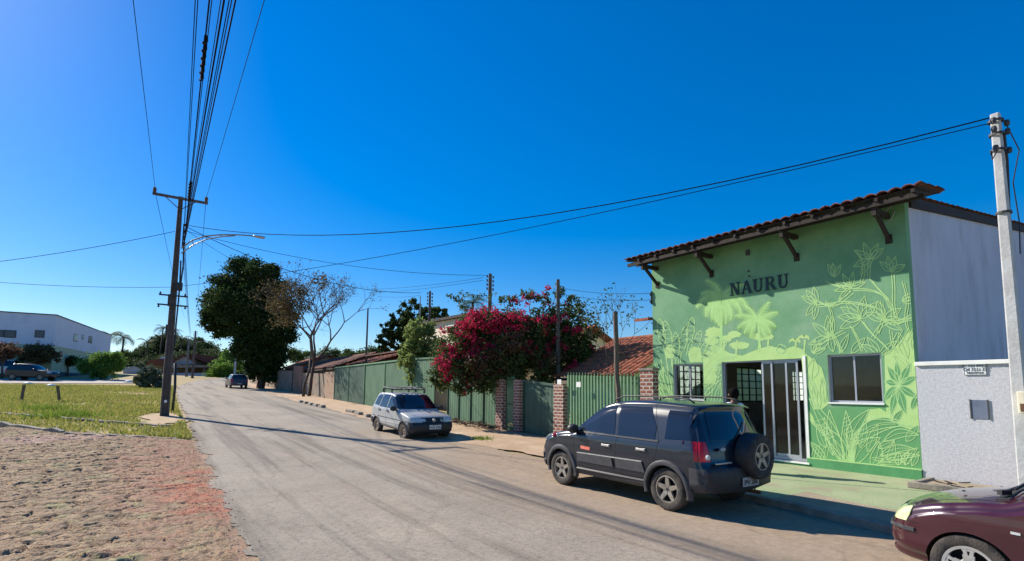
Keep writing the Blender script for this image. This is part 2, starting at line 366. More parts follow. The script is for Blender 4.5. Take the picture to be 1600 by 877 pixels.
# rough stone paving of the cross street: real relief
def stone_field():
    x0, x1, y0, y1, st = -12.5, 2.1, 4.8, 22.4, .028
    nx_, ny_ = int((x1-x0)/st), int((y1-y0)/st)
    X, Y = np.meshgrid(np.linspace(x0, x1, nx_), np.linspace(y0, y1, ny_))
    cs = .34
    wx = X*.62+.10*np.sin(Y*3.1)+.06*np.sin(Y*9+X*4)+.02*np.sin(X*31+Y*17); wy = (Y+.10*np.sin(X*2.7)+.05*np.sin(X*8-Y*3)+.015*np.sin(X*23))*1.25
    gx, gy = np.floor(wx/cs), np.floor(wy/cs)
    def h(a, b, k):
        v = np.sin(a*127.1+b*311.7+k*74.7)*43758.5453; return v-np.floor(v)
    d1 = np.full(X.shape, 9.); d2 = np.full(X.shape, 9.); hh = np.zeros(X.shape); tx = np.zeros(X.shape); ty = np.zeros(X.shape); ddx = np.zeros(X.shape); ddy = np.zeros(X.shape)
    for i in (-1, 0, 1):
        for j in (-1, 0, 1):
            a, b = gx+i, gy+j; cx = (a+.1+.8*h(a, b, 1))*cs; cy = (b+.1+.8*h(a, b, 2))*cs
            d = np.hypot(wx-cx, wy-cy)*(1-.25*h(a, b, 6)); n = d < d1
            d2 = np.where(n, d1, np.minimum(d2, d)); hh = np.where(n, h(a, b, 3), hh); tx = np.where(n, h(a, b, 4)-.5, tx); ty = np.where(n, h(a, b, 5)-.5, ty)
            ddx = np.where(n, wx-cx, ddx); ddy = np.where(n, wy-cy, ddy); d1 = np.where(n, d, d1)
    e = np.clip((d2-d1)/.030, 0, 1); e = e*e*(3-2*e)
    Z = .024*(hh-.5)+.07*(tx*ddx+ty*ddy)-.050*(1-e)+.008*np.sin(X*13+3*np.sin(Y*11))*np.sin(Y*17+2*np.sin(X*7))+.006*rng.standard_normal(X.shape)
    Z += .02*np.sin(X*.9+1)*np.sin(Y*.8)
    def vn(sc, seed):
        r_ = np.random.default_rng(seed); gw = r_.standard_normal((int((y1-y0)/sc)+3, int((x1-x0)/sc)+3)); u = (X-x0)/sc; v = (Y-y0)/sc
        i, j = v.astype(int), u.astype(int); fu, fv = u-j, v-i; fu = fu*fu*(3-2*fu); fv = fv*fv*(3-2*fv)
        return gw[i, j]*(1-fu)*(1-fv)+gw[i, j+1]*fu*(1-fv)+gw[i+1, j]*(1-fu)*fv+gw[i+1, j+1]*fu*fv
    Z += .006*vn(.30, 1)+.006*vn(.14, 2)+.006*np.abs(vn(.075, 3))-.007*np.abs(vn(.2, 4))
    pr = np.vectorize(prof)(Y)
    right = np.vectorize(RL)(Y)
    # stones sink under the dirt near the road
    fade = np.clip((right-.1-X)/1.3, 0, 1); Z = Z*(.25+.75*fade)+.009*rng.standard_normal(X.shape)*(1-fade)-.02*(1-fade)**3
    edge = np.clip((right+.02-X)/.22, 0, 1); Z = Z*edge-.028*(1-edge)
    fe_a = np.array(gp(0, 668)[:2]); fe_b = np.array(gp(290, 688)[:2])
    lim = fe_a[1]+(X-fe_a[0])*(fe_b[1]-fe_a[1])/(fe_b[0]-fe_a[0])
    keep = (Y < lim) & (X < right+.45)
    V = np.stack([X, Y, pr+Z+.03], -1).reshape(-1, 3)
    idx = np.arange(nx_*ny_).reshape(ny_, nx_)
    k = keep[:-1, :-1] & keep[1:, 1:]
    Fq = np.stack([idx[:-1, :-1][k], idx[:-1, 1:][k], idx[1:, 1:][k], idx[1:, :-1][k]], -1)
    me = bpy.data.meshes.new('stone_paving'); me.from_pydata(V.tolist(), [], Fq.tolist()); me.polygons.foreach_set('use_smooth', [True]*len(me.polygons))
    return me
def stone_mat():
    m = mat('rough_stone', lin(166,140,110), lin(124,101,78), 3.2, .95, bump=1., bscale=55, c3=lin(146,142,100), c3pos=(.54,.66), detail=10)
    N = m.node_tree.nodes; L = m.node_tree.links; b = N['Principled BSDF']
    src = b.inputs['Base Color'].links[0].from_socket
    tc = [n for n in N if n.type == 'TEX_COORD'][0]
    sx = N.new('ShaderNodeSeparateXYZ'); L.new(tc.outputs['Object'], sx.inputs[0])
    def gauss(cx, cy, rx, ry):
        a = N.new('ShaderNodeMath'); a.operation = 'SUBTRACT'; L.new(sx.outputs[0], a.inputs[0]); a.inputs[1].default_value = cx
        a2 = N.new('ShaderNodeMath'); a2.operation = 'DIVIDE'; L.new(a.outputs[0], a2.inputs[0]); a2.inputs[1].default_value = rx
        b_ = N.new('ShaderNodeMath'); b_.operation = 'SUBTRACT'; L.new(sx.outputs[1], b_.inputs[0]); b_.inputs[1].default_value = cy
        b2 = N.new('ShaderNodeMath'); b2.operation = 'DIVIDE'; L.new(b_.outputs[0], b2.inputs[0]); b2.inputs[1].default_value = ry
        p1 = N.new('ShaderNodeMath'); p1.operation = 'MULTIPLY'; L.new(a2.outputs[0], p1.inputs[0]); L.new(a2.outputs[0], p1.inputs[1])
        p2 = N.new('ShaderNodeMath'); p2.operation = 'MULTIPLY_ADD'; L.new(b2.outputs[0], p2.inputs[0]); L.new(b2.outputs[0], p2.inputs[1]); L.new(p1.outputs[0], p2.inputs[2])
        r = N.new('ShaderNodeMath'); r.operation = 'SUBTRACT'; r.inputs[0].default_value = 1.; L.new(p2.outputs[0], r.inputs[1]); return r.outputs[0]
    nz = N.new('ShaderNodeTexNoise'); nz.inputs['Scale'].default_value = 2.2; nz.inputs['Detail'].default_value = 8; L.new(tc.outputs['Object'], nz.inputs[0])
    def apply(src, gfac, col, thr):
        ad = N.new('ShaderNodeMath'); ad.operation = 'MULTIPLY_ADD'; L.new(nz.outputs[0], ad.inputs[0]); ad.inputs[1].default_value = 3.2; L.new(gfac, ad.inputs[2])
        r = N.new('ShaderNodeMapRange'); r.inputs[1].default_value = thr; r.inputs[2].default_value = thr+.9; r.inputs[4].default_value = .85; L.new(ad.outputs[0], r.inputs[0])
        mx = N.new('ShaderNodeMix'); mx.data_type = 'RGBA'; L.new(r.outputs[0], mx.inputs[0]); L.new(src, mx.inputs[6]); mx.inputs[7].default_value = col; return mx.outputs[2]
    c = apply(src, gauss(.7, 13, 1.2, 7.5), lin(156,116,94), 1.7)
    c = apply(c, gauss(.95, 10.4, .75, 2.6), lin(176,100,74), 1.9)
    c = apply(c, gauss(-3., 19.0, 5, 1.0), lin(178,144,132), 1.9)
    L.new(c, b.inputs['Base Color'])
    return m
me = stone_field(); me.materials.append(stone_mat()); o = link_mesh('stone_paving', me); o['kind'] = 'structure'
# verge strips in front of the field
def seg_slab(name, m, a, b, wd, h, label=None, cat=None, kind=None, n=24, jit=.0):
    a = Vector(a[:2]); b = Vector(b[:2]); d = (b-a).normalized(); nrm = Vector((-d.y, d.x)); mb = MB(); rr = random.Random(9)
    for i in range(n+1):
        c = a+(b-a)*i/n+nrm*rr.uniform(-jit, jit); e = c+nrm*wd; hj = h*(1+rr.uniform(-.3, .3)*(jit > 0))
        mb.v += [(c.x, c.y, prof(c.y)-.1), (c.x, c.y, prof(c.y)+hj), (e.x, e.y, prof(e.y)+hj), (e.x, e.y, prof(e.y)-.1)]
    for i in range(n):
        for k in range(4): q = i*4; mb.f.append((q+k, q+(k+1) % 4, q+4+(k+1) % 4, q+4+k)); mb.m.append(0)
    mb.f += [(0,1,2,3), (n*4+3, n*4+2, n*4+1, n*4)]; mb.m += [0,0]
    o = mb.build(name, m, bevel=.02); tag(o, label, cat, None, kind); return o
k1a = gp(0, 667); k1b = gp(88, 678); dk = (k1b-k1a); dk.z = 0; dk.normalize()
seg_slab('kerb', m_kerb, k1a-dk*8, k1b+dk*.2, .14, .13, kind='structure', jit=.008)
seg_slab('kerb', m_kerb, k1b+dk*.3, gp(275, 688), .12, .06, kind='structure', jit=.03)
seg_slab('kerb', m_kerb, gp(0, 651)-dk*6, gp(262, 668), .14, .07, kind='structure', jit=.05, n=60)
# street by the white building
m_street = mat('dusty_street', lin(176,166,152), lin(160,150,138), .5, .95, bump=.3)
mb = MB()
L1 = [(-60,66.5),(-30,66),(-14,66.2),(-6,67.5),(-1.5,69),(1.2,71)]; L2 = [(-60,79),(-30,79),(-14,78.6),(-6,79),(-1.5,80.5),(1.2,84)]
for (a, b) in zip(L1, L2):
    for t in (0,.25,.5,.75,1): x_, y_ = a[0]+(b[0]-a[0])*t, a[1]+(b[1]-a[1])*t; mb.v.append((x_, y_, prof(y_)+.012))
for i in range(len(L1)-1):
    for k in range(4): q = i*5+k; mb.f.append((q, q+1, q+6, q+5)); mb.m.append(0)
mb.build('street', m_street, fix=False)['kind'] = 'structure'
# bare earth around the pole base
m_earth = mat('bare_earth', lin(186,160,128), lin(168,138,108), 2, .98, bump=.6, c3=lin(150,140,86))
mb = MB(); c0 = (0.75, 25.2); pts = [(c0[0]+.2+(.85+.2*sin(3*a+1)+.12*sin(7*a))*cos(a)*1.0, c0[1]+(3.2+.8*sin(2*a+.5)+.5*sin(5*a)+.25*sin(9*a))*sin(a)) for a in [2*pi*i/80 for i in range(80)]]
mb.v = [(c0[0], c0[1], prof(c0[1])+.004)]+[(x_, y_, prof(y_)+.004) for x_, y_ in pts]; mb.f = [(0, 1+i, 1+(i+1) % 80) for i in range(80)]; mb.m = [0]*80
mb.build('bare_ground', m_earth, fix=False)['kind'] = 'structure'

# grass
m_grass = leafmat('grass_blades', lin(124,142,56), lin(190,176,104), .3)
def blades(name, pts, hgt, m, wd=.03, parent=None):
    n = len(pts); pts = np.asarray(pts); a = rng.uniform(0, 2*pi, n); h = hgt*rng.uniform(.4, 1.2, n); lean = rng.normal(0, .4, (n, 2))*h[:, None]
    W = wd*rng.uniform(.6, 1.4, n); dx = np.cos(a)*W; dy = np.sin(a)*W
    V = np.empty((n, 3, 3)); V[:, 0] = pts+np.stack([dx, dy, 0*dx], 1); V[:, 1] = pts-np.stack([dx, dy, 0*dx], 1); V[:, 2] = pts+np.stack([lean[:, 0], lean[:, 1], h], 1)
    me = bpy.data.meshes.new(name); me.from_pydata(V.reshape(-1, 3).tolist(), [], np.arange(n*3).reshape(-1, 3).tolist()); me.materials.append(m)
    return link_mesh(name, me, parent)
pts = []
l2a = gp(0, 651); l2b = gp(262, 668); sl2 = (l2b.y-l2a.y)/(l2b.x-l2a.x)
l1a = gp(0, 668); sl1 = (gp(290, 688).y-l1a.y)/(gp(290, 688).x-l1a.x)
while len(pts) < 90000:
    y_ = 18+46*random.random()**1.25; x_ = random.uniform(-26, RL(y_)-.15)
    if y_ < l1a.y+(x_-l1a.x)*sl1+.25: continue
    dn = sin(x_*.9+2*sin(y_*.5))*sin(y_*.7+sin(x_*.6))+.5*sin(x_*2.3+1)*sin(y_*1.9)
    near = False and y_ < l2a.y+(x_-l2a.x)*sl2
    dn2 = sin(x_*.31+1.3*sin(y_*.23))*sin(y_*.27+1)
    if random.random() > (.38 if near else .66)+.35*dn+.4*dn2: continue
    if hypot((x_-.75)/.7, (y_-25.2)/3.2) < 1: continue
    pts.append((x_, y_, prof(y_)-.03))
tag(blades('grass', pts, .16, m_grass, .03), 'short yellow green grass covering the vacant lot on the left', 'grass', kind='stuff')
m_tuft = leafmat('tuft_blades', lin(96,128,44), lin(150,166,70), .3)
def tuft(px, py, r, h, n, label, x=None):
    c = gp(px, py); pts = [(c.x+random.gauss(0, r), c.y+random.gauss(0, r*.9), c.z-.02) for _ in range(n)]
    return tag(blades('grass_tuft', pts, h, m_tuft, .018), label, 'grass tuft', kind='stuff')
tuft(108, 652, .55, .34, 700, 'dark green weed clump in the grass left of the tall pole')
tuft(72, 640, .5, .3, 500, 'weed clump behind the right of the two leaning stakes')
tuft(752, 687, .18, .14, 260, 'small green weed tuft in the dirt in front of the silver hatchback')

# ------------------------------------------------------------ foliage
def leaf_mesh(name, C_, size, mats, parent=None, aspect=.55, upb=.0, mi=None, jit=.35):
    C_ = np.asarray(C_); n = len(C_); nrm = rng.normal(0, 1, (n, 3)); nrm[:, 2] += upb; nrm /= np.linalg.norm(nrm, axis=1)[:, None]
    t = rng.normal(0, 1, (n, 3)); u = np.cross(nrm, t); u /= np.linalg.norm(u, axis=1)[:, None]; v = np.cross(nrm, u)
    s_ = (size*rng.uniform(1-jit, 1+jit, n))[:, None]; A = s_*u; B = s_*v*aspect
    V = np.empty((n, 4, 3)); V[:, 0] = C_-A; V[:, 1] = C_+B-.15*A; V[:, 2] = C_+A; V[:, 3] = C_-B-.15*A
    me = bpy.data.meshes.new(name); me.from_pydata(V.reshape(-1, 3).tolist(), [], np.arange(n*4).reshape(-1, 4).tolist())
    for m in (mats if isinstance(mats, list) else [mats]): me.materials.append(m)
    if mi is not None: me.polygons.foreach_set('material_index', np.asarray(mi, dtype=np.int32))
    return link_mesh(name, me, parent)
def clump_pts(blobs, n, sub=14, spread=.30, squash=.85):
    """blobs: (x,y,z,r[,rz]); leaves gather round random sub clumps near each blob's shell"""
    ws = np.array([b[3]**2 for b in blobs]); ws = ws/ws.sum(); out = []
    for b, w_ in zip(blobs, ws):
        k = max(1, int(n*w_)); rz = b[4] if len(b) > 4 else b[3]*squash
        d = rng.normal(0, 1, (sub, 3)); d /= np.linalg.norm(d, axis=1)[:, None]; rad = rng.uniform(.45, .98, sub)[:, None]
        cc = d*rad; wts = rng.uniform(.4, 1, sub); wts /= wts.sum(); pick = rng.choice(sub, k, p=wts)
        p = cc[pick]+rng.normal(0, spread, (k, 3))*rng.uniform(.5, 1, (k, 1)); p = p*np.array([b[3], b[3], rz])+np.array(b[:3]); out.append(p)
    return np.concatenate(out)
def limb_mb(base, tips, r, wob=.06):
    mb = MB(); base = Vector(base)
    for tp, r1 in tips:
        tp = Vector(tp); d = tp-base; pts = []
        for i in range(7):
            t = i/6; q = base+d*t; q.x += sin(t*5+tp.x)*wob*d.length*.3*t; q.y += cos(t*4+tp.y)*wob*d.length*.3*t; q.z += .12*d.length*sin(t*pi)*.5; pts.append(q)
        mb.tube(pts, [r1*(1-.8*i/6)+.01 for i in range(7)], 7)
    return mb
def tree(name, base, trunk_h, r, blobs, nleaf, size, lm, label, cat='tree', group=None, sub=14, spread=.3, upb=.3, limbs=True, rel=True):
    """blobs given relative to the base"""
    t = empty(name, base, 0, label, cat, group)
    mb = MB(); pts = [(.04*r*10*sin(i*1.3), .03*r*10*cos(i*1.7), trunk_h*i/6) for i in range(7)]; mb.tube([(0,0,-.2)]+pts, [r*1.5]+[r*(1.25-.6*i/6) for i in range(7)], 9)
    if limbs:
        l = limb_mb(pts[4], [((b[0]*.8, b[1]*.8, b[2]), r*.5) for b in blobs[:8]], r); mb.add(l.v, l.f)
    mb.build('trunk', m_bark, t, smooth=True)
    leaf_mesh('crown', clump_pts(blobs, nleaf, sub, spread), size, lm, t, upb=upb)
    return t
m_leafdark = leafmat('dark_leaves', (.022,.045,.013), (.06,.10,.026), .3)
m_leafmid = leafmat('mid_leaves', (.035,.07,.018), (.09,.13,.035), .3)
m_leaflime = leafmat('bright_leaves', (.10,.20,.03), (.19,.30,.055), .4)
m_leafolive = leafmat('olive_leaves', (.09,.075,.03), (.17,.13,.06), .3)
m_leafforest = leafmat('forest_leaves', (.04,.065,.025), (.10,.13,.05), .3)
m_flower = leafmat('magenta_flowers', (.36,.010,.055), (.62,.04,.11), .4)
m_bough = leafmat('bougainvillea_leaves', (.035,.065,.02), (.15,.18,.06), .4)
m_brownleaf = leafmat('reddish_leaves', (.09,.05,.03), (.17,.10,.06), .3)

# ------------------------------------------------------------ green building
FX = 12.67; Y0b, Y1b = 3.93, 10.52; FZ = .14; BX = 22.5
def roofz(x): return 5.70+.13*(x-11.87)
gb = empty('shop_building', (0,0,0), 0, 'green shop with jungle mural, glass door and overhanging tiled eave', 'building')
mb = MB()
opn = [(4.52, 5.57, 1.59, 2.65), (6.11, 8.22, .20, 2.61), (8.80, 9.79, 1.56, 2.58)]
wt = roofz(FX)-.02
cuts = [Y0b]+[c for o_ in opn for c in o_[:2]]+[Y1b]
for i in range(len(cuts)-1):
    a, b = cuts[i], cuts[i+1]; op = [o_ for o_ in opn if o_[0] == a]
    if op: mb.box(FX, FX+.2, a, b, -.1, op[0][2]); mb.box(FX, FX+.2, a, b, op[0][3], wt)
    else: mb.box(FX, FX+.2, a, b, -.1, wt)
mb.build('wall', m_wallgreen, gb)
def side_wall(y, th, x1, m, name='wall'):
    mb = MB(); mb.prism([(FX+.2, y, -.1), (x1, y, -.1), (x1, y, roofz(x1)-.03), (FX+.2, y, roofz(FX+.2)-.03)], (0, th, 0)); return mb.build(name, m, gb)
sw = side_wall(Y0b, .2, BX+.15, m_greywall, 'side_wall'); sw['label'] = 'grey painted gable side wall above the white plaster wall'
mb = MB(); mb.prism([(BX+.15, Y0b, -.1), (27, Y0b, -.1), (27, Y0b, roofz(27)-.03), (BX+.15, Y0b, roofz(BX+.15)-.03)], (0,.2,0)); mb.build('side_wall', m_greywall, gb)
# thin green return along the front corner of the side wall
# back room wall with windows, floor, ceiling
ops = [(13.65, 14.85), (16.75, 18.5), (20.5, 21.8)]; wz0, wz1 = 1.46, 2.66
mb = MB(); c_ = FX+.2
for (a, b) in ops+[(BX, BX)]:
    mb.prism([(c_, Y1b-.2, -.1), (a, Y1b-.2, -.1), (a, Y1b-.2, roofz(a)-.03), (c_, Y1b-.2, roofz(c_)-.03)], (0, .2, 0))
    if b > a: mb.box(a, b, Y1b-.2, Y1b, -.1, wz0); mb.prism([(a, Y1b-.2, wz1), (b, Y1b-.2, wz1), (b, Y1b-.2, roofz(b)-.03), (a, Y1b-.2, roofz(a)-.03)], (0, .2, 0))
    c_ = b
mb.build('side_wall', m_wallgreen, gb)
mb = MB(); mb.box(BX, BX+.15, Y0b+.2, Y1b-.2, 0, 5.5); mb.box(FX+.2, BX, Y0b+.2, Y1b-.2, 4.2, 4.3)
mb.box(FX+.201, BX, Y0b+.2, Y0b+.22, .2, 4.2); c_ = FX+.2
for (a, b) in ops+[(BX, BX)]:
    mb.box(c_, a, Y1b-.22, Y1b-.201, .2, 4.2)
    if b > a: mb.box(a, b, Y1b-.22, Y1b-.201, .2, wz0); mb.box(a, b, Y1b-.22, Y1b-.201, wz1, 4.2)
    c_ = b
mb.build('inner_wall', m_dark, gb)
MB().box(FX+.2, BX, Y0b+.22, Y1b-.22, 0, .19).build('floor', m_ifloor, gb)
for (a, b) in ops:
    ya_, yb_ = Y1b-.15, Y1b-.11; mb = MB(); mb.box(a, b, ya_, yb_, wz0, wz0+.04).box(a, b, ya_, yb_, wz1-.04, wz1).box(a, a+.04, ya_, yb_, wz0+.04, wz1-.04).box(b-.04, b, ya_, yb_, wz0+.04, wz1-.04)
    for i in range(1, 4): xx = a+(b-a)*i/4; mb.box(xx-.022, xx+.022, ya_+.005, yb_-.005, wz0+.04, wz1-.04)
    for i in range(1, 5): zz = wz0+(wz1-wz0)*i/5; mb.box(a, b, ya_-.03, ya_-.005, zz-.016, zz+.016)
    wo = mb.build('grille_window', m_blackp, gb)
    MB().box(a, b, Y1b-.09, Y1b-.084, wz0, wz1).build('pane', m_frost, wo)
# plinth and painted line
MB().box(FX-.035, FX, Y0b, 6.11, 0, .30).box(FX-.035, FX, 8.22, Y1b, 0, .30).box(FX-.035, FX, 6.11, 8.22, 0, .16).build('plinth', m_plinth, gb, bevel=.008)
MB().box(FX-.037, FX-.001, Y0b+.002, 6.10, .301, .325).build('painted_line', m_line, gb)
# window (right)
def fwin(y0, y1, z0, z1, div, sill=True):
    f = MB(); t = .045; xa, xb = FX+.07, FX+.13
    f.box(xa, xb, y0, y1, z1-t, z1).box(xa, xb, y0, y1, z0, z0+t).box(xa, xb, y0, y0+t, z0+t, z1-t).box(xa, xb, y1-t, y1, z0+t, z1-t)
    for d in div: f.box(xa+.005, xb-.005, d-.018, d+.018, z0+t, z1-t)
    fo = f.build('window', m_alusm, gb)
    MB().box(xa+.028, xa+.034, y0+t, y1-t, z0+t, z1-t).build('pane', m_glass, fo)
    if sill: MB().box(FX-.03, FX+.07, y0-.02, y1+.02, z0-.03, z0+.003).build('sill', m_white, fo)
    # jamb paint, dark inside reveal
    j = MB(); j.box(FX+.001, FX+.2, y0-.003, y0+.001, z0, z1).box(FX+.001, FX+.2, y1-.001, y1+.003, z0, z1).box(FX+.001, FX+.2, y0, y1, z1-.001, z1+.003); j.build('reveal', m_dark, fo)
fwin(4.52, 5.57, 1.59, 2.65, [5.06])
fwin(8.80, 9.79, 1.56, 2.58, [9.28])
# glass door
f = MB(); y0, y1, z0, z1 = 6.11, 8.22, .20, 2.61; xa, xb = FX+.05, FX+.12
f.box(xa, xb, y0, y1, z1-.05, z1).box(xa, xb, y0, y0+.05, z0, z1-.05).box(xa, xb, y1-.05, y1, z0, z1-.05).box(xa, xb, y0+.05, y1-.05, z0, z0+.07)
dr = f.build('glass_door', m_alusm, gb)
yd = lambda p_: P(p_, 640, X=FX+.1).y
for (a, b, xo) in ((yd(1251), yd(1231), .0), (yd(1234), yd(1208), .035), (yd(1211), yd(1194), 0)):
    q = MB(); q.box(xa+xo, xa+xo+.03, a, a+.045, z0+.07, z1-.05).box(xa+xo, xa+xo+.03, b-.045, b, z0+.07, z1-.05).box(xa+xo, xa+xo+.03, a+.045, b-.045, z0+.07, z0+.14).box(xa+xo, xa+xo+.03, a+.045, b-.045, z1-.1, z1-.05)
    lf = q.build('leaf', m_alusm, dr); 
    MB().box(xa+xo+.012, xa+xo+.018, a+.045, b-.045, z0+.14, z1-.1).build('pane', m_glass, dr)
MB().box(FX-.02, FX+.001, 6.05, 6.11, .19, 2.66).box(FX-.06, FX+.05, 6.05, 8.22, .162, .20).build('white_trim', m_white, dr)
MB().box(FX+.001, FX+.2, 8.219, 8.223, .2, 2.6).box(FX+.001, FX+.2, 6.11, 8.22, 2.609, 2.613).build('reveal', m_dark, dr)
# roof: corrugated tile sheet, boards, rafters
def tiles(x0, x1, y0, y1, zf, row=.38, col=.21, amp=.05, th=.02, name='roof', m=m_tile, parent=None, wob=.01):
    """barrel tiles running along x (down slope towards x0), waves across y"""
    mb = MB(); ny = int((y1-y0)/col)*8; nr = max(1, int((x1-x0)/row)); rr = random.Random(3); b = 0
    for r_ in range(nr):
        xa = x0+r_*(x1-x0)/nr; xb = x0+(r_+1)*(x1-x0)/nr+.05
        js = [rr.uniform(-wob, wob) for _ in range(ny//8+2)]
        base = len(mb.v)
        for k in range(ny+1):
            y = y0+(y1-y0)*k/ny; c = amp*(.5+.5*cos(2*pi*k/8)); c = amp*abs(cos(pi*k/8))**.7; j = js[k//8]
            mb.v += [(xa+j*2.5, y, zf(xa)+c+.03+j), (xb, y, zf(xb)+c+j*.5), (xa+j*2.5, y, zf(xa)+c+.03+j-th), (xb, y, zf(xb)+c-th)]
        for k in range(ny):
            q = base+4*k; mb.f += [(q, q+1, q+5, q+4), (q+2, q+6, q+7, q+3), (q, q+4, q+6, q+2)]; mb.m += [0,0,0]
    return mb.build(name, m, parent, smooth='auto', fix=False)
EV = 3.39; EV1 = 10.93
rf = tiles(11.84, 13.2, EV, EV1, lambda x: roofz(x)+.05, parent=gb, m=m_tiledark)
tiles(13.2, BX+.3, Y0b-.06, Y1b+.06, lambda x: roofz(x)+.05, parent=gb, m=m_tiledark)
tiles(BX+.3, 27, Y0b-.06, Y0b+1.2, lambda x: roofz(x)+.05, parent=gb, m=m_tiledark)
mb = MB(); 
mb.prism([(11.9, EV+.06, roofz(11.9)+.02), (13.1, EV+.06, roofz(13.1)+.02), (13.1, EV+.06, roofz(13.1)+.045), (11.9, EV+.06, roofz(11.9)+.045)], (0, EV1-EV-.12, 0))
for yy in np.arange(EV+.12, EV1-.1, .62): mb.prism([(11.88, yy, roofz(11.88)-.05), (12.67, yy, roofz(12.67)-.05), (12.67, yy, roofz(12.67)+.02), (11.88, yy, roofz(11.88)+.02)], (0, .06, 0))
mb.box(11.92, 11.99, EV+.1, EV1-.1, roofz(11.92)-.14, roofz(11.92)-.052)
mb.box(12.3, 12.36, EV+.1, EV1-.1, roofz(12.3)-.13, roofz(12.3)-.052)
mb.prism([(12.9, Y0b-.05, roofz(12.9)-.16), (27, Y0b-.05, roofz(27)-.16), (27, Y0b-.05, roofz(27)+.05), (12.9, Y0b-.05, roofz(12.9)+.05)], (0, .049, 0))
mb.build('roof_boards', m_wood, rf)
for yb in (10.30, 8.44, 6.14, 4.24):
    mb = MB(); mb.box(12.0, FX, yb-.05, yb+.05, 5.46, 5.56).bar((12.10, yb, 5.46), (FX, yb, 5.02), .07, .07).box(FX-.03, FX, yb-.06, yb+.06, 4.93, 5.12).box(11.96,12.08,yb-.04,yb+.04,5.40,5.58)
    mb.build('eave_bracket', m_wood, gb)
# small fittings on the wall
pw = P(1169, 395, X=FX); MB().box(FX-.05, FX, pw.y-.045, pw.y+.045, pw.z-.07, pw.z+.07).build('wall_lamp', m_greyp, gb)
mb = MB(); mb.tube([P(x, y, X=FX-.03) for x, y in ((1376,338),(1393,322),(1398,331),(1392,345),(1380,352),(1376,338))], .009, 6); mb.build('cable_loop', m_alusm, gb)
for pz in ((1170,424),(1171,432)):
    q = P(*pz, X=FX); MB().box(FX-.03, FX, q.y-.02, q.y+.02, q.z-.02, q.z+.02).build('bolt', m_greyp, gb)
mb = MB(); q = P(1018, 446, X=FX)
for dz in (0, -.22): mb.lathe([(0,-.03),(.03,-.03),(.03,.03),(0,.03)], (FX+.0-.04, Y1b+.03, 4.75+dz), 'z', 10)
mb.box(FX-.05, FX+.02, Y1b+.001, Y1b+.02, 4.45, 4.85); mb.build('insulator', m_greyp, gb)

# lettering
def text_mesh(txt, size, m, name, parent, loc, rot, ext=.015, sx=1., bold=0, font=None, spacing=1.0):
    cu = bpy.data.curves.new(name, 'FONT'); cu.body = txt; cu.size = size; cu.extrude = ext; cu.align_x = 'CENTER'; cu.align_y = 'CENTER'; cu.offset = bold; cu.space_character = spacing
    ob = bpy.data.objects.new('t', cu); COL.objects.link(ob); dg = bpy.context.evaluated_depsgraph_get(); me = bpy.data.meshes.new_from_object(ob.evaluated_get(dg)); bpy.data.objects.remove(ob)
    me.materials.clear(); me.materials.append(m); o = link_mesh(name, me, parent); o.location = loc; o.rotation_euler = rot; o.scale = (sx, 1, 1); return o
# serif capitals built as strokes: NAURU
def serif(letter):
    T, t = .20, .09  # thick and thin strokes in cap heights
    R = []
    def bar2(x0, y0, x1, y1, w_): R.append([(x0-w_/2, y0), (x0+w_/2, y0), (x1+w_/2, y1), (x1-w_/2, y1)])
    def ser(x, y, w_=.36): R.append([(x-w_/2, y), (x+w_/2, y), (x+w_/2, y+.06), (x-w_/2, y+.06)])
    if letter == 'N': bar2(.16, 0, .16, 1, t); bar2(.80, 0, .80, 1, t); bar2(.20, 1, .76, 0, T*1.1); ser(.16, 0); ser(.12, .94, .3); ser(.80, .94); W = .98
    if letter == 'A': bar2(.10, 0, .44, 1, t); bar2(.82, 0, .48, 1, T); R.append([(.22,.3),(.70,.3),(.68,.38),(.24,.38)]); ser(.10, 0, .3); ser(.82, 0, .36); W = .94
    if letter == 'U':
        bar2(.20, .3, .20, 1, T); bar2(.76, .3, .76, 1, t); ser(.20, .94, .42); ser(.76, .94, .34)
        n = 10
        for i in range(n):
            a, b = pi+pi*i/n, pi+pi*(i+1)/n
            o_ = lambda a_, k: (.455+(.355-.02 if k else .245)*cos(a_)+(0 if k else .03), .31+(.33 if k else .21)*sin(a_))
            R.append([o_(a, 1), o_(b, 1), o_(b, 0), o_(a, 0)])
        W = .96
    if letter == 'R':
        bar2(.20, 0, .20, 1, T); ser(.20, 0, .4); ser(.20, .94, .36); R.append([(.2,.92),(.5,.92),(.5,1),(.2,1)]); R.append([(.2,.46),(.5,.46),(.5,.54),(.2,.54)])
        n = 10
        for i in range(n):
            a, b = -pi/2+pi*i/n, -pi/2+pi*(i+1)/n
            R.append([(.5+.14*cos(a), .73+.20*sin(a)), (.5+.30*cos(a), .73+.27*sin(a)), (.5+.30*cos(b), .73+.27*sin(b)), (.5+.14*cos(b), .73+.20*sin(b))])
        bar2(.84, 0, .52, .5, T); ser(.86, 0, .28); W = .98
    return R, W
a_ = P(1140, 463, X=FX-.05); b_ = P(1232, 452, X=FX-.05); htL = P(1140, 441, X=FX-.05).z-a_.z
ht = .335; totw = sum(serif(c)[1] for c in 'NAURU')+.12*4; sxl = (a_.y-b_.y)/(totw*ht); xx = 0
lt = MB()
for i, c in enumerate('NAURU'):
    R, W = serif(c)
    for k, q in enumerate(R):
        lt.prism([(FX-.03-.0006*k, a_.y-(xx+px_)*ht*sxl, a_.z+.01+py_*ht) for px_, py_ in q], (.029+.0006*k, 0, 0))
    xx += W+.12
lt.build('lettering', m_letter, gb)

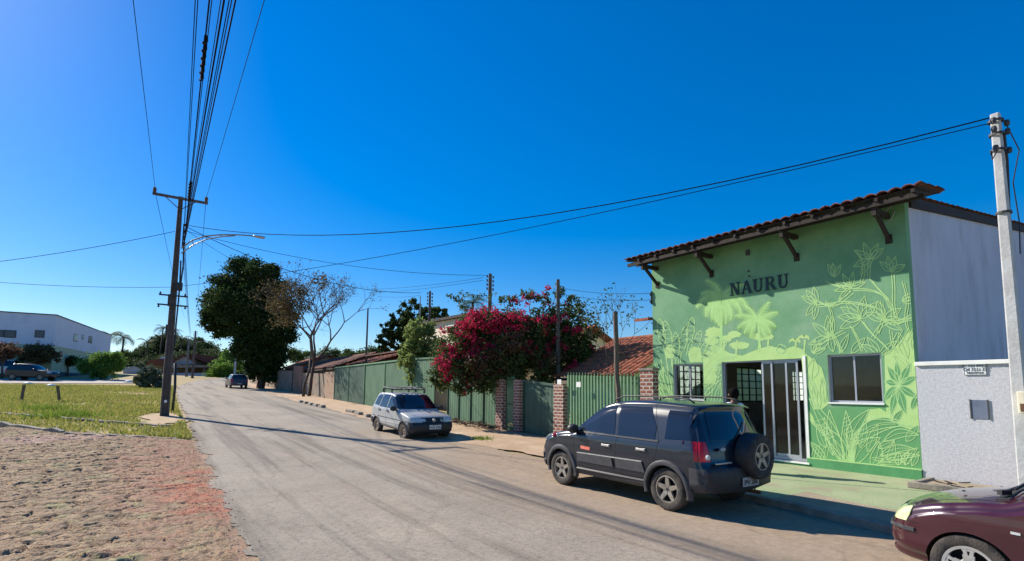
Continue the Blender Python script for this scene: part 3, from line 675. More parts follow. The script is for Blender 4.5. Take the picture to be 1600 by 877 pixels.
# ---- mural, thin coats of paint on the wall (coordinates read off the facade)
class Paint:
    def __init__(s): s.mb = MB(); s.k = 0
    def c(s, p, lay):
        q = P(p[0], p[1], X=FX); s.last = (q.y, q.z); return (FX-.0012-lay*.0006-s.k*.000004, min(max(q.y, Y0b+.004), Y1b-.004), max(q.z, .33))
    def clip(s):
        keep = []
        for f in s.mb.f:
            bad = False
            if len(f) <= 4:
                for i in f:
                    _, y, z_ = s.mb.v[i]
                    for (a, b, c_, d) in opn:
                        if a-.01 < y < b+.01 and c_-.04 < z_ < d+.01: bad = True
            if not bad: keep.append(f)
        s.mb.f = keep; s.mb.m = [0]*len(keep)
    def poly(s, pts, lay=0, jit=0):
        pts3 = [s.c((p[0]+random.uniform(-jit, jit), p[1]+random.uniform(-jit, jit)), lay) for p in pts]; s.k += 1
        s.mb.add(pts3, [tuple(range(len(pts3)))])
    def line(s, pts, wd=.9, lay=3):
        if len(pts) == 2: pts = [(pts[0][0]+(pts[1][0]-pts[0][0])*i/12, pts[0][1]+(pts[1][1]-pts[0][1])*i/12) for i in range(13)]
        else: pts = smooth_pts(pts)
        s.k += 1; n = len(pts); L_ = []; R_ = []
        for i in range(n):
            a = pts[max(0, i-1)]; b = pts[min(n-1, i+1)]; dx, dy = b[0]-a[0], b[1]-a[1]; l = hypot(dx, dy) or 1; w_ = wd*.66*(1.15 if i % 3 else .9)
            L_.append(s.c((pts[i][0]-dy/l*w_, pts[i][1]+dx/l*w_), lay)); R_.append(s.c((pts[i][0]+dy/l*w_, pts[i][1]-dx/l*w_), lay))
        s.mb.add(L_+R_, [(i, i+1, n+i+1, n+i) for i in range(n-1)])
    def leaf(s, b, t, w_, wd=.9, rib=True, fill=None, bend=0):
        dx, dy = t[0]-b[0], t[1]-b[1]; l = hypot(dx, dy); nx_, ny_ = -dy/l, dx/l
        f = lambda u, sgn: (b[0]+dx*u+nx_*(sgn*w_*sin(pi*u**.8)+bend*sin(pi*u)), b[1]+dy*u+ny_*(sgn*w_*sin(pi*u**.8)+bend*sin(pi*u)))
        A = [f(u/8, 1) for u in range(9)]; B = [f(u/8, -1) for u in range(9)]
        if fill is not None: fill.poly(A+B[::-1][1:-1], 2.4)
        s.line(A, wd); s.line(B, wd)
        if rib: s.line([f(u/8, 0) for u in range(8)], wd*.7)
    def frond(s, b, ang, ln, droop, n=16, sp=.42, wd=1.2, hl=14):
        pts = []; x, y = b; a = ang
        for i in range(n+1):
            pts.append((x, y)); x += cos(a)*ln/n; y -= sin(a)*ln/n; a -= droop/n*(1 if cos(ang) > 0 else -1)
        s.line(pts, wd)
        for i in range(2, n+1):
            p = pts[i]; q = pts[i-1]; d = atan2(-(p[1]-q[1]), p[0]-q[0]); L_ = hl*sin(pi*min(1, (i+1)/(n+2))**.7)+3
            for sg in (1, -1):
                e = (p[0]+cos(d+sg*sp*2)*L_, p[1]-sin(d+sg*sp*2)*L_+L_*.35)
                s.poly([p, (q[0], q[1]), e], 1.5)
def smooth_pts(p, it=2):
    for _ in range(it):
        if len(p) < 3: return p
        o_ = [p[0]]
        for a, b in zip(p[:-1], p[1:]): o_ += [(a[0]*.75+b[0]*.25, a[1]*.75+b[1]*.25), (a[0]*.25+b[0]*.75, a[1]*.25+b[1]*.75)]
        o_.append(p[-1]); p = o_
    return p
def blobpoly(cx, cy, rx, ry, n=26, jit=.22, seed=0):
    r = random.Random(seed); return [(cx+rx*cos(2*pi*i/n)*(1+r.uniform(-jit, jit)), cy+ry*sin(2*pi*i/n)*(1+r.uniform(-jit, jit))) for i in range(n)]
lime = Paint(); line = Paint(); pale = Paint(); mid = Paint()
# mid green lower right background
mid.poly([(1257,600),(1275,612),(1292,640),(1300,637),(1382,634),(1395,600),(1400,560),(1410,530),(1424,500),(1434,560),(1442,735),(1262,722)], 0)
mid.poly([(1032,560),(1045,590),(1050,620),(1031,620)], 0)
# lime landscape
lime.poly([(1099,569),(1098,556),(1106,548),(1118,551),(1128,545),(1140,552),(1160,556),(1176,549),(1192,543),(1210,549),(1226,547),(1240,541),(1252,545),(1262,556),(1262,562),(1252,560),(1128,566),(1120,572),(1118,600),(1100,600)], 1)
lime.poly([(1038,548),(1044,538),(1052,541),(1056,552),(1050,560),(1040,560)], 1)
lime.poly([(1075,552),(1084,545),(1095,549),(1098,566),(1078,566)], 1)
lime.poly([(1099,570),(1128,568),(1129,640),(1099,640)], 1)
lime.poly([(1252,558),(1264,556),(1284,575),(1291,600),(1294,632),(1284,640),(1272,640),(1264,610),(1256,595)], 1)
for (cx, cy, rx, ry, sd_) in ((1114,520,13,9,1),(1147,523,11,5,2),(1156,540,15,6,3),(1192,526,19,6,4),(1207,548,20,6,5),(1240,549,14,6,6),(1134,530,9,6,7),(1112,533,12,7,8),(1046,545,7,6,9),(1086,548,9,6,10),(1120,545,12,5,11)):
    lime.poly(blobpoly(cx, cy, rx, ry, seed=sd_), 1.2)
for tx, ty in ((1185,541),(1199,541),(1130,546),(1150,544),(1242,545),(1256,543)):
    lime.line([(tx, ty+10), (tx+1, ty), (tx+2, ty-12)], 2)
for tx, ty in ((1242,533),(1256,528)):
    for k in range(7): a = -.3+k*.6; lime.line([(tx, ty), (tx+6*cos(a), ty-4*sin(a)-1.5), (tx+9*cos(a), ty-3*sin(a)+2)], 1.6)
# lime at the right of the window
lime.poly([(1382,552),(1396,545),(1404,536),(1418,520),(1428,516),(1434,540),(1437,600),(1438,668),(1420,662),(1402,655),(1386,650),(1384,635),(1383,600)], 1)
lime.poly([(1352,660),(1357,640),(1375,638),(1392,648),(1410,658),(1437,668),(1438,676),(1412,668),(1384,652),(1366,656)], 1)
for (b, t, w_) in (((1405,600),(1386,572),6),((1405,600),(1400,562),5),((1406,600),(1424,566),6),((1406,602),(1434,588),6),((1405,604),(1434,622),6),((1403,606),(1416,648),7),((1401,606),(1392,650),6),((1400,603),(1380,628),6),((1402,600),(1382,596),5)):
    line.leaf(b, t, w_, 1., True, mid)
# traveller's palm fan on the left
for k in range(20):
    a = radians(160-k*7.0); bx, by = 1056, 640; L1_ = 92+14*sin(k*1.7)
    p1 = (bx+cos(a)*L1_*.78, by-sin(a)*L1_); line.line([(bx+cos(a)*18, by-sin(a)*18), ((bx+p1[0])/2+1, (by+p1[1])/2), p1], 1.0)
    p2 = (p1[0]+cos(a)*38+((k % 3)-1)*3, p1[1]-sin(a)*46+4)
    if p2[0] < 1022: continue
    n = 6; lf = []; rt_ = []
    for i in range(n+1):
        u = i/n; x = p1[0]+(p2[0]-p1[0])*u; y = p1[1]+(p2[1]-p1[1])*u; w_ = 6*sin(pi*min(1, u*.8+.12))+(1.2 if i % 2 else -1)
        lf.append((x-w_*sin(a), y-w_*cos(a)*.6)); rt_.append((x+w_*sin(a), y+w_*cos(a)*.6))
    lf.append(p2); rt_.append(p2); line.line(lf, .9); line.line(rt_, .9)
    for i in range(1, n): line.line([lf[i], rt_[i]], .6)
for k in range(9):
    a = radians(150-k*11); line.line([(1040+k*1.5, 640), (1046+cos(a)*50, 640-sin(a)*82)], .9)
# lower left leaves near the small window
for (b, t, w_) in (((1100,604),(1132,560),7),((1112,574),(1150,556),6),((1100,560),(1132,530),5),((1030,610),(1036,575),4),((1098,620),(1124,588),6)):
    line.leaf(b, t, w_, 1.0)
# tall drooping palm
pale.line([(1126,566),(1127,520),(1127,476)], 3.2, 2)
for ang, ln, dr_ in ((150,48,1.9),(125,36,1.6),(95,40,1.3),(60,44,1.1),(32,52,2.0),(12,50,2.1),(175,44,2.1),(205,40,1.6),(-25,42,1.6),(235,40,.9),(-60,42,.8),(255,44,.4)):
    pale.frond((1127,466), radians(ang), ln, dr_, 14, hl=10)
# second palm
pale.line([(1188,545),(1186,520),(1184,500)], 2.4, 2)
for ang, ln, dr_ in ((165,36,1.3),(140,38,1.0),(110,34,.7),(75,36,.6),(50,36,1.0),(20,32,1.4),(-10,30,1.3),(190,30,1.2),(-45,26,.8),(225,28,.8)):
    pale.frond((1184,502), radians(ang), ln, dr_, 12, hl=9)
# branches with leaves, upper right
def flower(c, angs, ln, w_, wd=1.0):
    for a in angs: line.leaf(c, (c[0]+ln*cos(radians(a)), c[1]-ln*sin(radians(a))*1.0), w_, wd)
for pts in ([(1276,477),(1300,474),(1318,470),(1345,474),(1362,478)], [(1359,436),(1372,452),(1391,470),(1394,505)], [(1329,451),(1362,452),(1382,462),(1390,482)],
            [(1393,425),(1395,450),(1394,478),(1401,500)], [(1355,432),(1356,412),(1361,400)], [(1345,500),(1360,520),(1374,532),(1386,545)], [(1362,527),(1372,510),(1388,500),(1400,503),(1424,492)],
            [(1300,520),(1310,540),(1314,550)], [(1328,508),(1340,530),(1346,550)], [(1276,470),(1300,480),(1330,455)], [(1399,502),(1418,498),(1426,496)], [(1287,530),(1300,525),(1318,516)],[(1390,515),(1392,535),(1398,548)]):
    line.line(pts, 1.2); line.line([(p[0]+4, p[1]+3) for p in pts], 1.1)
flower((1276,474), (100,128,155,230,262), 26, 5)
flower((1359,405), (60,38,110,150,205,240), 28, 5)
flower((1393,424), (105,75,25,140), 24, 5)
flower((1329,450), (160,190,225,20,120,80), 26, 4)
flower((1303,433), (115,95,60), 22, 4)
flower((1345,498), (80,130,150,45,175,205), 36, 7)
flower((1382,500), (35,110,135,-30,-5,160), 32, 6.5)
flower((1296,527), (95,140,80,200,225), 34, 6)
flower((1375,555), (125,150,40), 34, 6)
flower((1410,470), (30,0), 22, 5)
flower((1270,552), (50,20,80), 22, 4)
# big leaves below the window
for (b, t, w_, bd) in (((1330,726),(1268,660),9,8),((1320,724),(1264,622),10,4),((1316,722),(1296,640),10,-4),((1322,722),(1322,642),9,2),((1326,700),(1358,640),10,-6),((1290,720),(1264,690),5,2),
                       ((1333,726),(1376,684),13,-8),((1334,680),(1425,666),9,-12),((1332,696),(1412,664),12,-14),((1362,730),(1374,690),9,3),((1372,700),(1398,688),5,0),((1375,712),(1430,702),6,-6),((1374,722),(1438,712),5,-4),
                       ((1404,727),(1404,706),6,0),((1414,727),(1434,700),6,-4),((1408,722),(1420,706),4,0),((1380,690),(1436,680),7,-8)):
    line.leaf(b, t, w_, 1.1, True, None, bd)
for k in range(9): line.line([(1330+k*.4, 728), (1326+k*1.5, 700), (1316+k*3.4, 672)], .8)
for k in range(6): line.line([(1267+k*5, 716), (1272+k*5, 700-(k % 3)*4)], .8)
for k in range(5): line.line([(1272+k*4, 660+k*7), (1288+k*4, 654+k*7)], .8); line.line([(1318, 655+k*6), (1330, 650+k*6)], .8)
for k in range(6): line.line([(1360+k*3, 716+k*2), (1392+k*6, 712+k*2.6)], .8)
lime.poly([(1322,728),(1328,700),(1332,682),(1336,684),(1332,704),(1330,728)], 1.5)
lime.poly([(1262,640),(1270,650),(1276,668),(1268,660),(1262,655)], 1.2)
line.leaf((1268,592), (1272,560), 9, 1.0); line.leaf((1223,552),(1218,538),8,1.0,False)
for (b, t, w_) in (((1280,640),(1270,600),6),((1276,625),(1262,585),5),((1288,630),(1284,590),5),((1104,640),(1112,592),5),((1118,640),(1126,598),5),((1302,550),(1296,520),5),((1312,552),(1326,522),5),((1330,552),(1352,528),6),((1418,560),(1404,520),7),((1424,545),(1436,512),5),((1420,575),(1396,556),6),((1424,640),(1436,612),5),((1396,660),(1410,640),5),((1416,690),(1436,664),7),((1290,700),(1276,664),6),((1302,712),(1288,652),6),((1345,700),(1352,655),7),((1356,706),(1372,662),7),((1390,724),(1398,690),6),((1425,728),(1436,706),5)):
    line.leaf(b, t, w_, .9, True, mid if t[1] > 600 and t[0] > 1255 else None)
for k in range(5): line.line([(1384+k*11, 552-k*6), (1392+k*10, 538-k*5), (1402+k*9, 520-k*4)], 1.)
for pts in ([(1290,470),(1300,492),(1296,512),(1306,540)], [(1410,440),(1418,470),(1412,500),(1424,530)], [(1340,395),(1350,420),(1344,440)], [(1290,440),(1310,448),(1334,444)], [(1376,470),(1380,495),(1370,520)]):
    line.line(pts, 1.1); line.line([(p[0]+3.5, p[1]+2) for p in pts], 1.0)
for pt_ in (mid, lime, pale, line): pt_.clip()
mu = mid.mb.build('mural_shade', m_midgreen, gb, fix=False)
lime.mb.build('mural_landscape', m_lime, gb, fix=False); pale.mb.build('mural_palms', m_pale, gb, fix=False); line.mb.build('mural_lines', m_line, gb, fix=False)

# ------------------------------------------------------------ white lot wall with cap, sign and meter window
lw = empty('lot_wall', (12.66, 3.2, 0), 0, 'rough white plaster wall with flat cap beside the green shop', 'wall')
mb = MB().box(0, .16, -.72, .725, -.1, 2.35); mb.build('wall', m_plaster, lw)
MB().box(-.04, .20, -.76, .727, 2.352, 2.43).build('cap', m_white, lw, bevel=.006)
q = P(1531, 639, X=12.66); q2 = P(1516, 625, X=12.66); q3 = P(1546, 655, X=12.66)
mo = MB().box(-.012, .0, q3.y-3.2, q2.y-3.2, q3.z, q2.z).build('meter_window', mat('meter_glass', lin(120,128,146), lin(96,104,124), 2, .3), lw)
MB().box(-.02,-.012, q3.y-3.21, q3.y-3.2+.01, q3.z-.01, q2.z+.01).box(-.02,-.012, q2.y-3.21, q2.y-3.19, q3.z-.01, q2.z+.01).build('meter_frame', m_greyp, mo)
sa = P(1506, 569, X=12.66); sb = P(1542, 586, X=12.66)
sg = empty('address_sign', (12.655, (sa.y+sb.y)/2, (sa.z+sb.z)/2), 0, 'small white address plate high on the plaster wall', 'sign')
hw_, hh_ = abs(sa.y-sb.y)/2, abs(sa.z-sb.z)/2
MB().box(-.012, -.001, -hw_, hw_, -hh_, hh_).build('plate', m_white, sg)
m_ink = mat('sign_ink', lin(70,86,98), rough=.6)
for txt, zz, sz in (('R. C. ROSA MEIRELES', .6, .052), ('Qd 33.Lt 23', .0, .085), ('PIRENÓPOLIS', -.62, .05)):
    t = text_mesh(txt, sz, m_ink, 'lettering', sg, (-.016, 0, zz*hh_), (pi/2, 0, -pi/2), .001, .8, .0015)
MB().box(-.0135,-.0125,-hw_,hw_,-hh_,-hh_+.008).box(-.0135,-.0125,-hw_,hw_,hh_-.008,hh_).box(-.0135,-.0125,-hw_,-hw_+.008,-hh_+.008,hh_-.008).box(-.0135,-.0125,hw_-.008,hw_,-hh_+.008,hh_-.008).build('border', m_ink, sg)
# low planter kerb at the wall foot
plc = gp(1424, 762); pl_ = empty('planter_edge', (11.45, 3.05, .11), 0, 'low broken concrete planter edge at the foot of the white wall', 'planter')
MB().box(0, .10, -1.2, .75, 0, .11).box(.1, 1.1, .65, .75, 0, .10).build('edge', m_kerb, pl_, bevel=.015)
mb = MB(); 
for i in range(26): x_, y_ = random.uniform(.12,1.1), random.uniform(-1.1,.6); mb.bar((x_, y_, .06), (x_+random.uniform(-.2,.2), y_+random.uniform(-.2,.2), .085), .03, .015)
mb.build('litter', m_wood, pl_)
MB().box(.1, 1.15, -1.2, .65, -.05, .06).build('soil', m_grout, pl_)

# right-hand pole with meter box
rp = empty('utility_pole', (12.30, 2.36, 0), 0, 'pale concrete utility pole rising at the right edge beside the white wall', 'utility pole', 'utility poles')
mb = MB()
for z0_, z1_, w0, w1 in ((-.2, 6.84, .21, .13),):
    h0, h1 = w0/2, w1/2
    for (sx, sy, a0, b0, a1, b1) in ((0,0,h0,h0*.35,h1,h1*.35),):
        mb.add([(-a0,-a0,z0_),(a0,-a0,z0_),(a0,a0,z0_),(-a0,a0,z0_),(-a1,-a1,z1_),(a1,-a1,z1_),(a1,a1,z1_),(-a1,a1,z1_)], [(0,3,2,1),(4,5,6,7),(0,1,5,4),(1,2,6,5),(2,3,7,6),(3,0,4,7)])
mb.build('pole', m_pconc, rp, bevel=.02)
mb = MB(); 
for z_ in (6.7, 6.45, 6.15, 5.0): mb.lathe([(.10,-.02),(.115,-.02),(.115,.02),(.10,.02)], (0,0,z_), 'z', 16)
for z_ in (6.66, 6.5, 6.15): mb.lathe([(0,-.05),(.035,-.05),(.045,0),(.035,.05),(0,.05)], (-.17,.0,z_), 'z', 10); mb.lathe([(0,-.05),(.035,-.05),(.045,0),(.035,.05),(0,.05)], (.12,-.12,z_), 'z', 10)
mb.build('insulator', m_greyp, rp)
mb = MB(); mb.tube([(.17,-.05,6.5),(.22,-.05,6.0),(.19,-.02,5.0),(.18,-.02,3.0),(.18,-.02,.0)], .035, 8).tube([(.12,-.12,6.6),(.4,-.2,6.2),(.3,-.1,5.6),(.5,-.1,4.9),(.35,-.1,4.3)], .010, 5).tube([(-.12,.0,6.1),(-.2,.05,5.95),(-.24,.05,6.1)], .012, 5)
mb.build('conduit', m_blackp, rp)
bxp = P(1592, 630, X=11.9)
mb = MB().box(-.12,.14,-.10,.16,0,.36); bo = mb.build('meter_box', m_cream, None, bevel=.01); bo.location = (12.12, 2.18, bxp.z-.17); bo.parent = rp; bo.matrix_parent_inverse = Matrix.Translation(-Vector(rp.location))
b2 = MB().box(-.126,-.119,-.07,.13,.03,.16).build('meter_cover', m_rust, bo)

# ------------------------------------------------------------ brick pillars, fences, gates along the pavement
FXL = 11.5
def pillar(y0, y1, top, label, cap=False):
    y0 += (y1-y0)*.12; yb = (y0+y1)/2; z0 = prof(yb)
    o = empty('brick_pillar', (FXL, yb, z0), 0, label, 'pillar', 'brick pillars of the fence'); h = top-z0
    mb = MB(); n = int(h/.105); w_ = (y1-y0)/2
    for i in range(n): mb.box(-.12+.004*(i%2), .12-.004*(i%2), -w_+.004*(i%2), w_-.004*(i%2), i*h/n-(.2 if i == 0 else 0), (i+1)*h/n-.012)
    mb.build('bricks', m_brick, o)
    MB().box(-.108,.108,-w_+.012,w_-.012,-.1,h-.02).build('mortar', m_grout, o)
    if cap: MB().box(-.15,.15,-w_-.03,w_+.03,h-.012,h+.04).build('cap', m_kerb, o)
    return o
yy = lambda px, py=630: P(px, py, X=FXL).y
pillar(yy(1028), yy(1005), 2.39, 'brick pillar where the green railing meets the shop', True)
pillar(yy(886, 640), yy(869, 640), 2.02, 'brick pillar half hidden behind the dark suv hood')
pillar(yy(817, 640), yy(806, 640), 2.2, 'narrow brick gatepost right of the iron gate')
pillar(yy(790, 640), yy(778, 640), 2.22, 'narrow brick gatepost left of the iron gate')
def sheet_fence(name, ya, yb, ta, tb, label, m, cat='fence', posts=(), panel=1.0, top_rail=True, x=FXL, group=None, mpost=None, drop=.03):
    """corrugated sheet panels between y=ya (near) and yb (far) with tops at heights ta, tb"""
    o = empty(name, (x, ya, prof(ya)), 0, label, cat, group); z0 = prof(ya); L_ = yb-ya
    ya, yb, ta, tb = (ya, yb, ta, tb) if yb > ya else (yb, ya, tb, ta); z0 = prof(ya); L_ = yb-ya; o.location = (x, ya, z0)
    tz = lambda t: ta+(tb-ta)*t-z0
    mb = MB(); n = max(2, int(L_/.05))
    for i in range(n+1):
        t = i/n; y_ = L_*t; zb = prof(ya+y_)-z0+drop; c = .0035*(1 if (i//2) % 2 else -1); mb.v += [(c, y_, zb), (c, y_, tz(t)), (c+.012, y_, zb), (c+.012, y_, tz(t))]
    for i in range(n): q = 4*i; mb.f += [(q, q+4, q+5, q+1), (q+2, q+3, q+7, q+6), (q+1, q+5, q+7, q+3)]; mb.m += [0]*3
    mb.build('panel', m, o, fix=False)
    k = max(1, int(L_/panel))
    for i in range(k+1):
        y_ = L_*i/k; zb = prof(ya+y_)-z0; MB().box(-.045, .0-.012, y_-.02, y_+.02, zb-.05, tz(i/k)+.01).build('post', mpost or m, o)
    if top_rail: MB().prism([(-.05, -.02, tz(0)-.05), (-.05, L_+.02, tz(1)-.05), (-.05, L_+.02, tz(1)+.03), (-.05, -.02, tz(0)+.03)], (.09, 0, 0)).build('rail', mpost or m, o)
    return o
# railing (right)
ya, yb = yy(1004, 600), yy(888, 600)
o = empty('railing', (FXL, ya, prof(ya)), 0, 'light green vertical bar railing beside the shop', 'fence'); L_ = yb-ya; z0 = prof(ya)
mb = MB(); n = int(L_/.135); topz = lambda t: 2.20+.10*t-z0
for i in range(n+1):
    y_ = L_*i/n; mb.box(-.02,.02,y_-.03,y_+.03,.12+prof(ya+y_)-z0,topz(i/n)); mb.box(-.008,.008,y_-.008,y_+.008,topz(i/n),topz(i/n)+.09)
mb.build('bars', m_green_rail, o)
mb = MB()
for t in (.25, 1.95): mb.bar((.03,0,t), (.03,L_,t+.10+.1), .03, .05)
mb.build('rail', m_green_rail, o)
sheet_fence('sheet_gate', yy(868,640)+0.02, yy(868,640)+.0+(yy(818,640)-yy(868,640))-.02, 1.98, 2.15, 'dark green double sheet gate between brick pillars', m_green_dark, 'gate', panel=1.35)
# iron gate
ya, yb = yy(805,640), yy(791,640); o = empty('iron_gate', (FXL, ya, prof(ya)), 0, 'narrow dark green wrought iron gate between two brick gateposts', 'gate'); L_ = yb-ya
mb = MB().box(-.02,.02,0,.04,.05,1.95).box(-.02,.02,L_-.04,L_,.05,1.95).box(-.02,.02,.04,L_-.04,.05,.1).box(-.02,.02,.04,L_-.04,1.0,1.04).box(-.02,.02,.04,L_-.04,1.9,1.95)
mb.build('frame', m_green_dark, o)
mb = MB()
for i in range(1, 10): y_ = L_*i/10; mb.box(-.008,.008,y_-.012,y_+.012,.1,2.05)
for i in range(5):
    for k in range(4): cy, cz = L_*(k+.5)/4, .3+i*.35; mb.tube([(.0, cy+.07*cos(a), cz+.09*sin(a)) for a in [2*pi*j/8 for j in range(9)]], .006, 4)
mb.build('scrollwork', m_green_rail, o)
sheet_fence('sheet_fence', yy(777,640), yy(700,630), 2.25, 2.45, 'green sheet wall under the bougainvillea behind the silver hatchback', m_green_sheet, panel=.9, mpost=m_green_dark)
# tall gates at the left, base and tops read from the photograph
y1_, y2_ = P(690, 560, X=FXL).y, P(640, 561, X=FXL).y; y3_, y4_ = P(571, 569, X=FXL).y, P(524, 575, X=FXL).y
sheet_fence('sheet_fence', y1_+.6, y2_, 3.30, 3.36, 'plain green sheet metal gate left of the flowering bush', m_green_sheet, 'gate', panel=3)
sheet_fence('sheet_fence', y2_+.02, y3_, 3.36, 3.32, 'long green sheet metal wall behind the silver hatchback', m_green_sheet, panel=2.6, mpost=m_green_rail)
sheet_fence('sheet_fence', y3_+.03, y4_, 3.32, 3.28, 'dark green sheet metal gate with diagonal streak at the far end', m_green_dark, 'gate', panel=2.2, mpost=m_green_rail)
# old walls beyond
def wallseg(y0, y1, h0, h1, m, label, x=FXL, th=.2, name='yard_wall'):
    o = MB().prism([(0, 0, -.3), (0, y1-y0, -.3), (0, y1-y0, h1-prof(y0)), (0, 0, h0-prof(y0))], (th, 0, 0)).build(name, m, None); o.location = (x, y0, prof(y0)); tag(o, label, 'wall'); return o
ys_ = yy(522, 600), yy(507, 600), yy(497, 600), yy(470, 600), yy(452, 600), yy(425, 600)
wallseg(y4_+.1, ys_[1], 3.0, 3.0, m_oldbrick, 'sunlit raw brick wall stub stained orange at its foot')
wallseg(ys_[1]+.02, ys_[3], 2.9, 3.1, m_block, 'stained old rendered wall behind the bare tree', x=FXL+.1)
wallseg(ys_[3]+.02, ys_[4]-1.2, 3.7, 3.8, mat('brown_render', lin(150,116,96), lin(120,92,78), 1, .9), 'brown rendered gate wall between the two big trees', x=FXL+.05)
wallseg(ys_[4]+.02, ys_[5]+14, 3.4, 4.0, m_block, 'dark old wall behind the big dense tree trunk', x=FXL+.2)
# rubble heap, cut branches, bag
rb = MB()
for i in range(150):
    y_ = random.uniform(16.6, 21.5); x_ = FXL-.25-abs(random.gauss(0, .28)); z_ = prof(y_)+.06+random.random()*.10; a = random.uniform(0, 6.3); l = random.uniform(.1,.45)
    rb.bar((x_, y_, z_), (x_+cos(a)*l, y_+sin(a)*l, z_+random.uniform(-.04,.12)), random.uniform(.01,.05), random.uniform(.01,.04))
tag(rb.build('rubble_heap', mat('rubble', lin(120,104,84), lin(80,68,54), 5, .95)), 'heap of cut branches and rubble at the foot of the green fence', 'rubble', kind='stuff')
bg_ = gp(771, 663, .12); mb = MB().lathe([(0,-.14),(.13,-.12),(.18,0),(.14,.10),(.05,.16),(0,.17)], bg_+Vector((.0,.0,.03)), 'z', 10)
for i, v in enumerate(mb.v): mb.v[i] = (v[0]+random.uniform(-.02,.02), v[1]+random.uniform(-.02,.02), v[2]+random.uniform(-.02,.02))
tag(mb.build('plastic_bag', m_white, smooth=True), 'small white plastic bag beside the brick gatepost', 'bag')
# letterbox sign plates
for px_, py_, lab in ((873, 597, 'small white plate on top of the brick pillar by the suv'), (903, 601, 'small white notice on the green railing')):
    q = P(px_, py_, X=FXL-.25); o = MB().box(0,.01,-.1,.1,-.08,.08).build('plate_sign', m_white, None); o.location = (FXL-.23, q.y, q.z); tag(o, lab, 'sign')
# weathered wooden post
q0 = P(968, 640, X=11.2); q1 = P(961, 487, X=11.2)
mb = MB(); n = 9; pts = [(q0.x+(q1.x-q0.x)*t, q0.y+(q1.y-q0.y)*t, .0+(q1.z)*t) for t in [i/n for i in range(n+1)]]
pts = [(p[0]+.012*sin(i*2.2), p[1]+.014*sin(i*1.4), p[2]) for i, p in enumerate(pts)]; mb.tube(pts, [.075, .078, .074, .072, .075, .07, .073, .068, .07, .066], 9)
tag(mb.build('wooden_post', m_oldwood, smooth='auto'), 'weathered wooden post standing before the green railing', 'post')

# ------------------------------------------------------------ houses behind the fence
def gable_house(name, x0, x1, y0, y1, eave, ridge, label, mwall, mroof=m_tile, ax='y', over=.5, wins=(), z0=0):
    """ridge along y (slopes face -x and +x)"""
    o = empty(name, (x0, y0, z0), 0, label, 'house'); W = x1-x0; L_ = y1-y0; e, r = eave-z0, ridge-z0; xm = W/2
    MB().prism([(0,0,-.5),(W,0,-.5),(W,0,e),(xm,0,r-.05),(0,0,e)], (0, L_, 0)).build('wall', mwall, o)
    mb = MB(); sl_ = (r-e)/xm
    t = tiles(-over, xm, -over, L_+over, lambda x: e+sl_*x+.02, parent=o, m=mroof, row=.4, col=.24, amp=.07)
    b = MB(); b.prism([(xm,-over,r),(W+over,-over,e-sl_*over),(W+over,-over,e-sl_*over+.08),(xm,-over,r+.08)], (0, L_+2*over, 0)); b.build('rear_roof', mroof, o)
    MB().tube([(xm, -over, r+.07), (xm, L_+over, r+.07)], .09, 8).build('ridge', mroof, o)
    MB().box(-over+.02, -over+.06, -over, L_+over, e-sl_*over-.1, e-sl_*over+.0).build('fascia', m_wood, o)
    for (a, c, b_, d) in wins:
        w_ = MB().box(-.03,-.002,a,b_,c,d).build('window', m_window, o)
    return o
gable_house('tiled_house', 13.6, 19.6, 12.1, 15.4, 2.5, 3.9, 'terracotta tiled house just behind the green railing', m_cream)
gable_house('tiled_house', 14.0, 22, 18.9, 25.5, 2.9, 4.85, 'larger terracotta roof partly hidden by the bougainvillea', m_cream)
# small roof corner sticking out left of the shop
q = P(1010, 500, X=12.9); mb = MB().prism([(12.5, 10.55, 3.95), (14.5, 10.55, 4.25), (14.5, 10.55, 4.33), (12.5, 10.55, 4.03)], (0, .55, 0)); tag(mb.build('roof_corner', m_tile), 'small tiled canopy sticking out from the left side of the shop', 'canopy')
# cream house
o = empty('cream_house', (15, 24.5, .5), 0, 'cream walled house with sloping flat roof behind the flowering bush', 'house')
zA, zB = P(655, 506, X=15).z-.5, P(748, 489, X=15).z-.5; yA, yB = P(655, 505, X=15).y-24.5, P(748, 488, X=15).y-24.5
MB().prism([(0, yB, -1), (0, yA, -1), (0, yA, zA-.1), (0, yB, zB-.1)], (5, 0, 0)).build('wall', m_cream, o)
MB().prism([(-.25, yB-.3, zB-.1), (-.25, yA+.3, zA-.1), (-.25, yA+.3, zA+.06), (-.25, yB-.3, zB+.06)], (5.4, 0, 0)).build('roof', m_wood, o)
MB().prism([(-.06, yB+.3, zB-.55), (-.06, (yA+yB)/2, zA-.6), (-.06, (yA+yB)/2, zA-.5), (-.06, yB+.3, zB-.45)], (.05, 0, 0)).build('pipe', m_white, o)
# low roofs behind the old wall
gable_house('old_house', 12.3, 18, 40.5, 51.5, 3.5, 4.55, 'low old house with dark weathered roof behind the stained wall', m_block, m_tiledark, z0=1)
gable_house('old_house', 13.2, 18, 31.5, 40.0, 3.65, 4.35, 'faded tiled roof showing above the far green fence', m_block, m_tile, z0=1)
gable_house('old_house', 12.6, 18, 53.5, 60, 3.9, 5.0, 'dim tiled shed between the two big trees', m_block, m_tile, z0=1.4)
q0, q1 = P(578, 556, X=12.6), P(636, 545, X=12.6)
mb = MB().prism([(12.3, q1.y, q1.z-.15), (12.3, q0.y, q0.z-.05), (12.3, q0.y, q0.z+.03), (12.3, q1.y, q1.z-.07)], (3.5, 0, .5)); tag(mb.build('shed_roof', m_tiledark), 'low tiled shed roof just above the green sheet fence', 'roof')

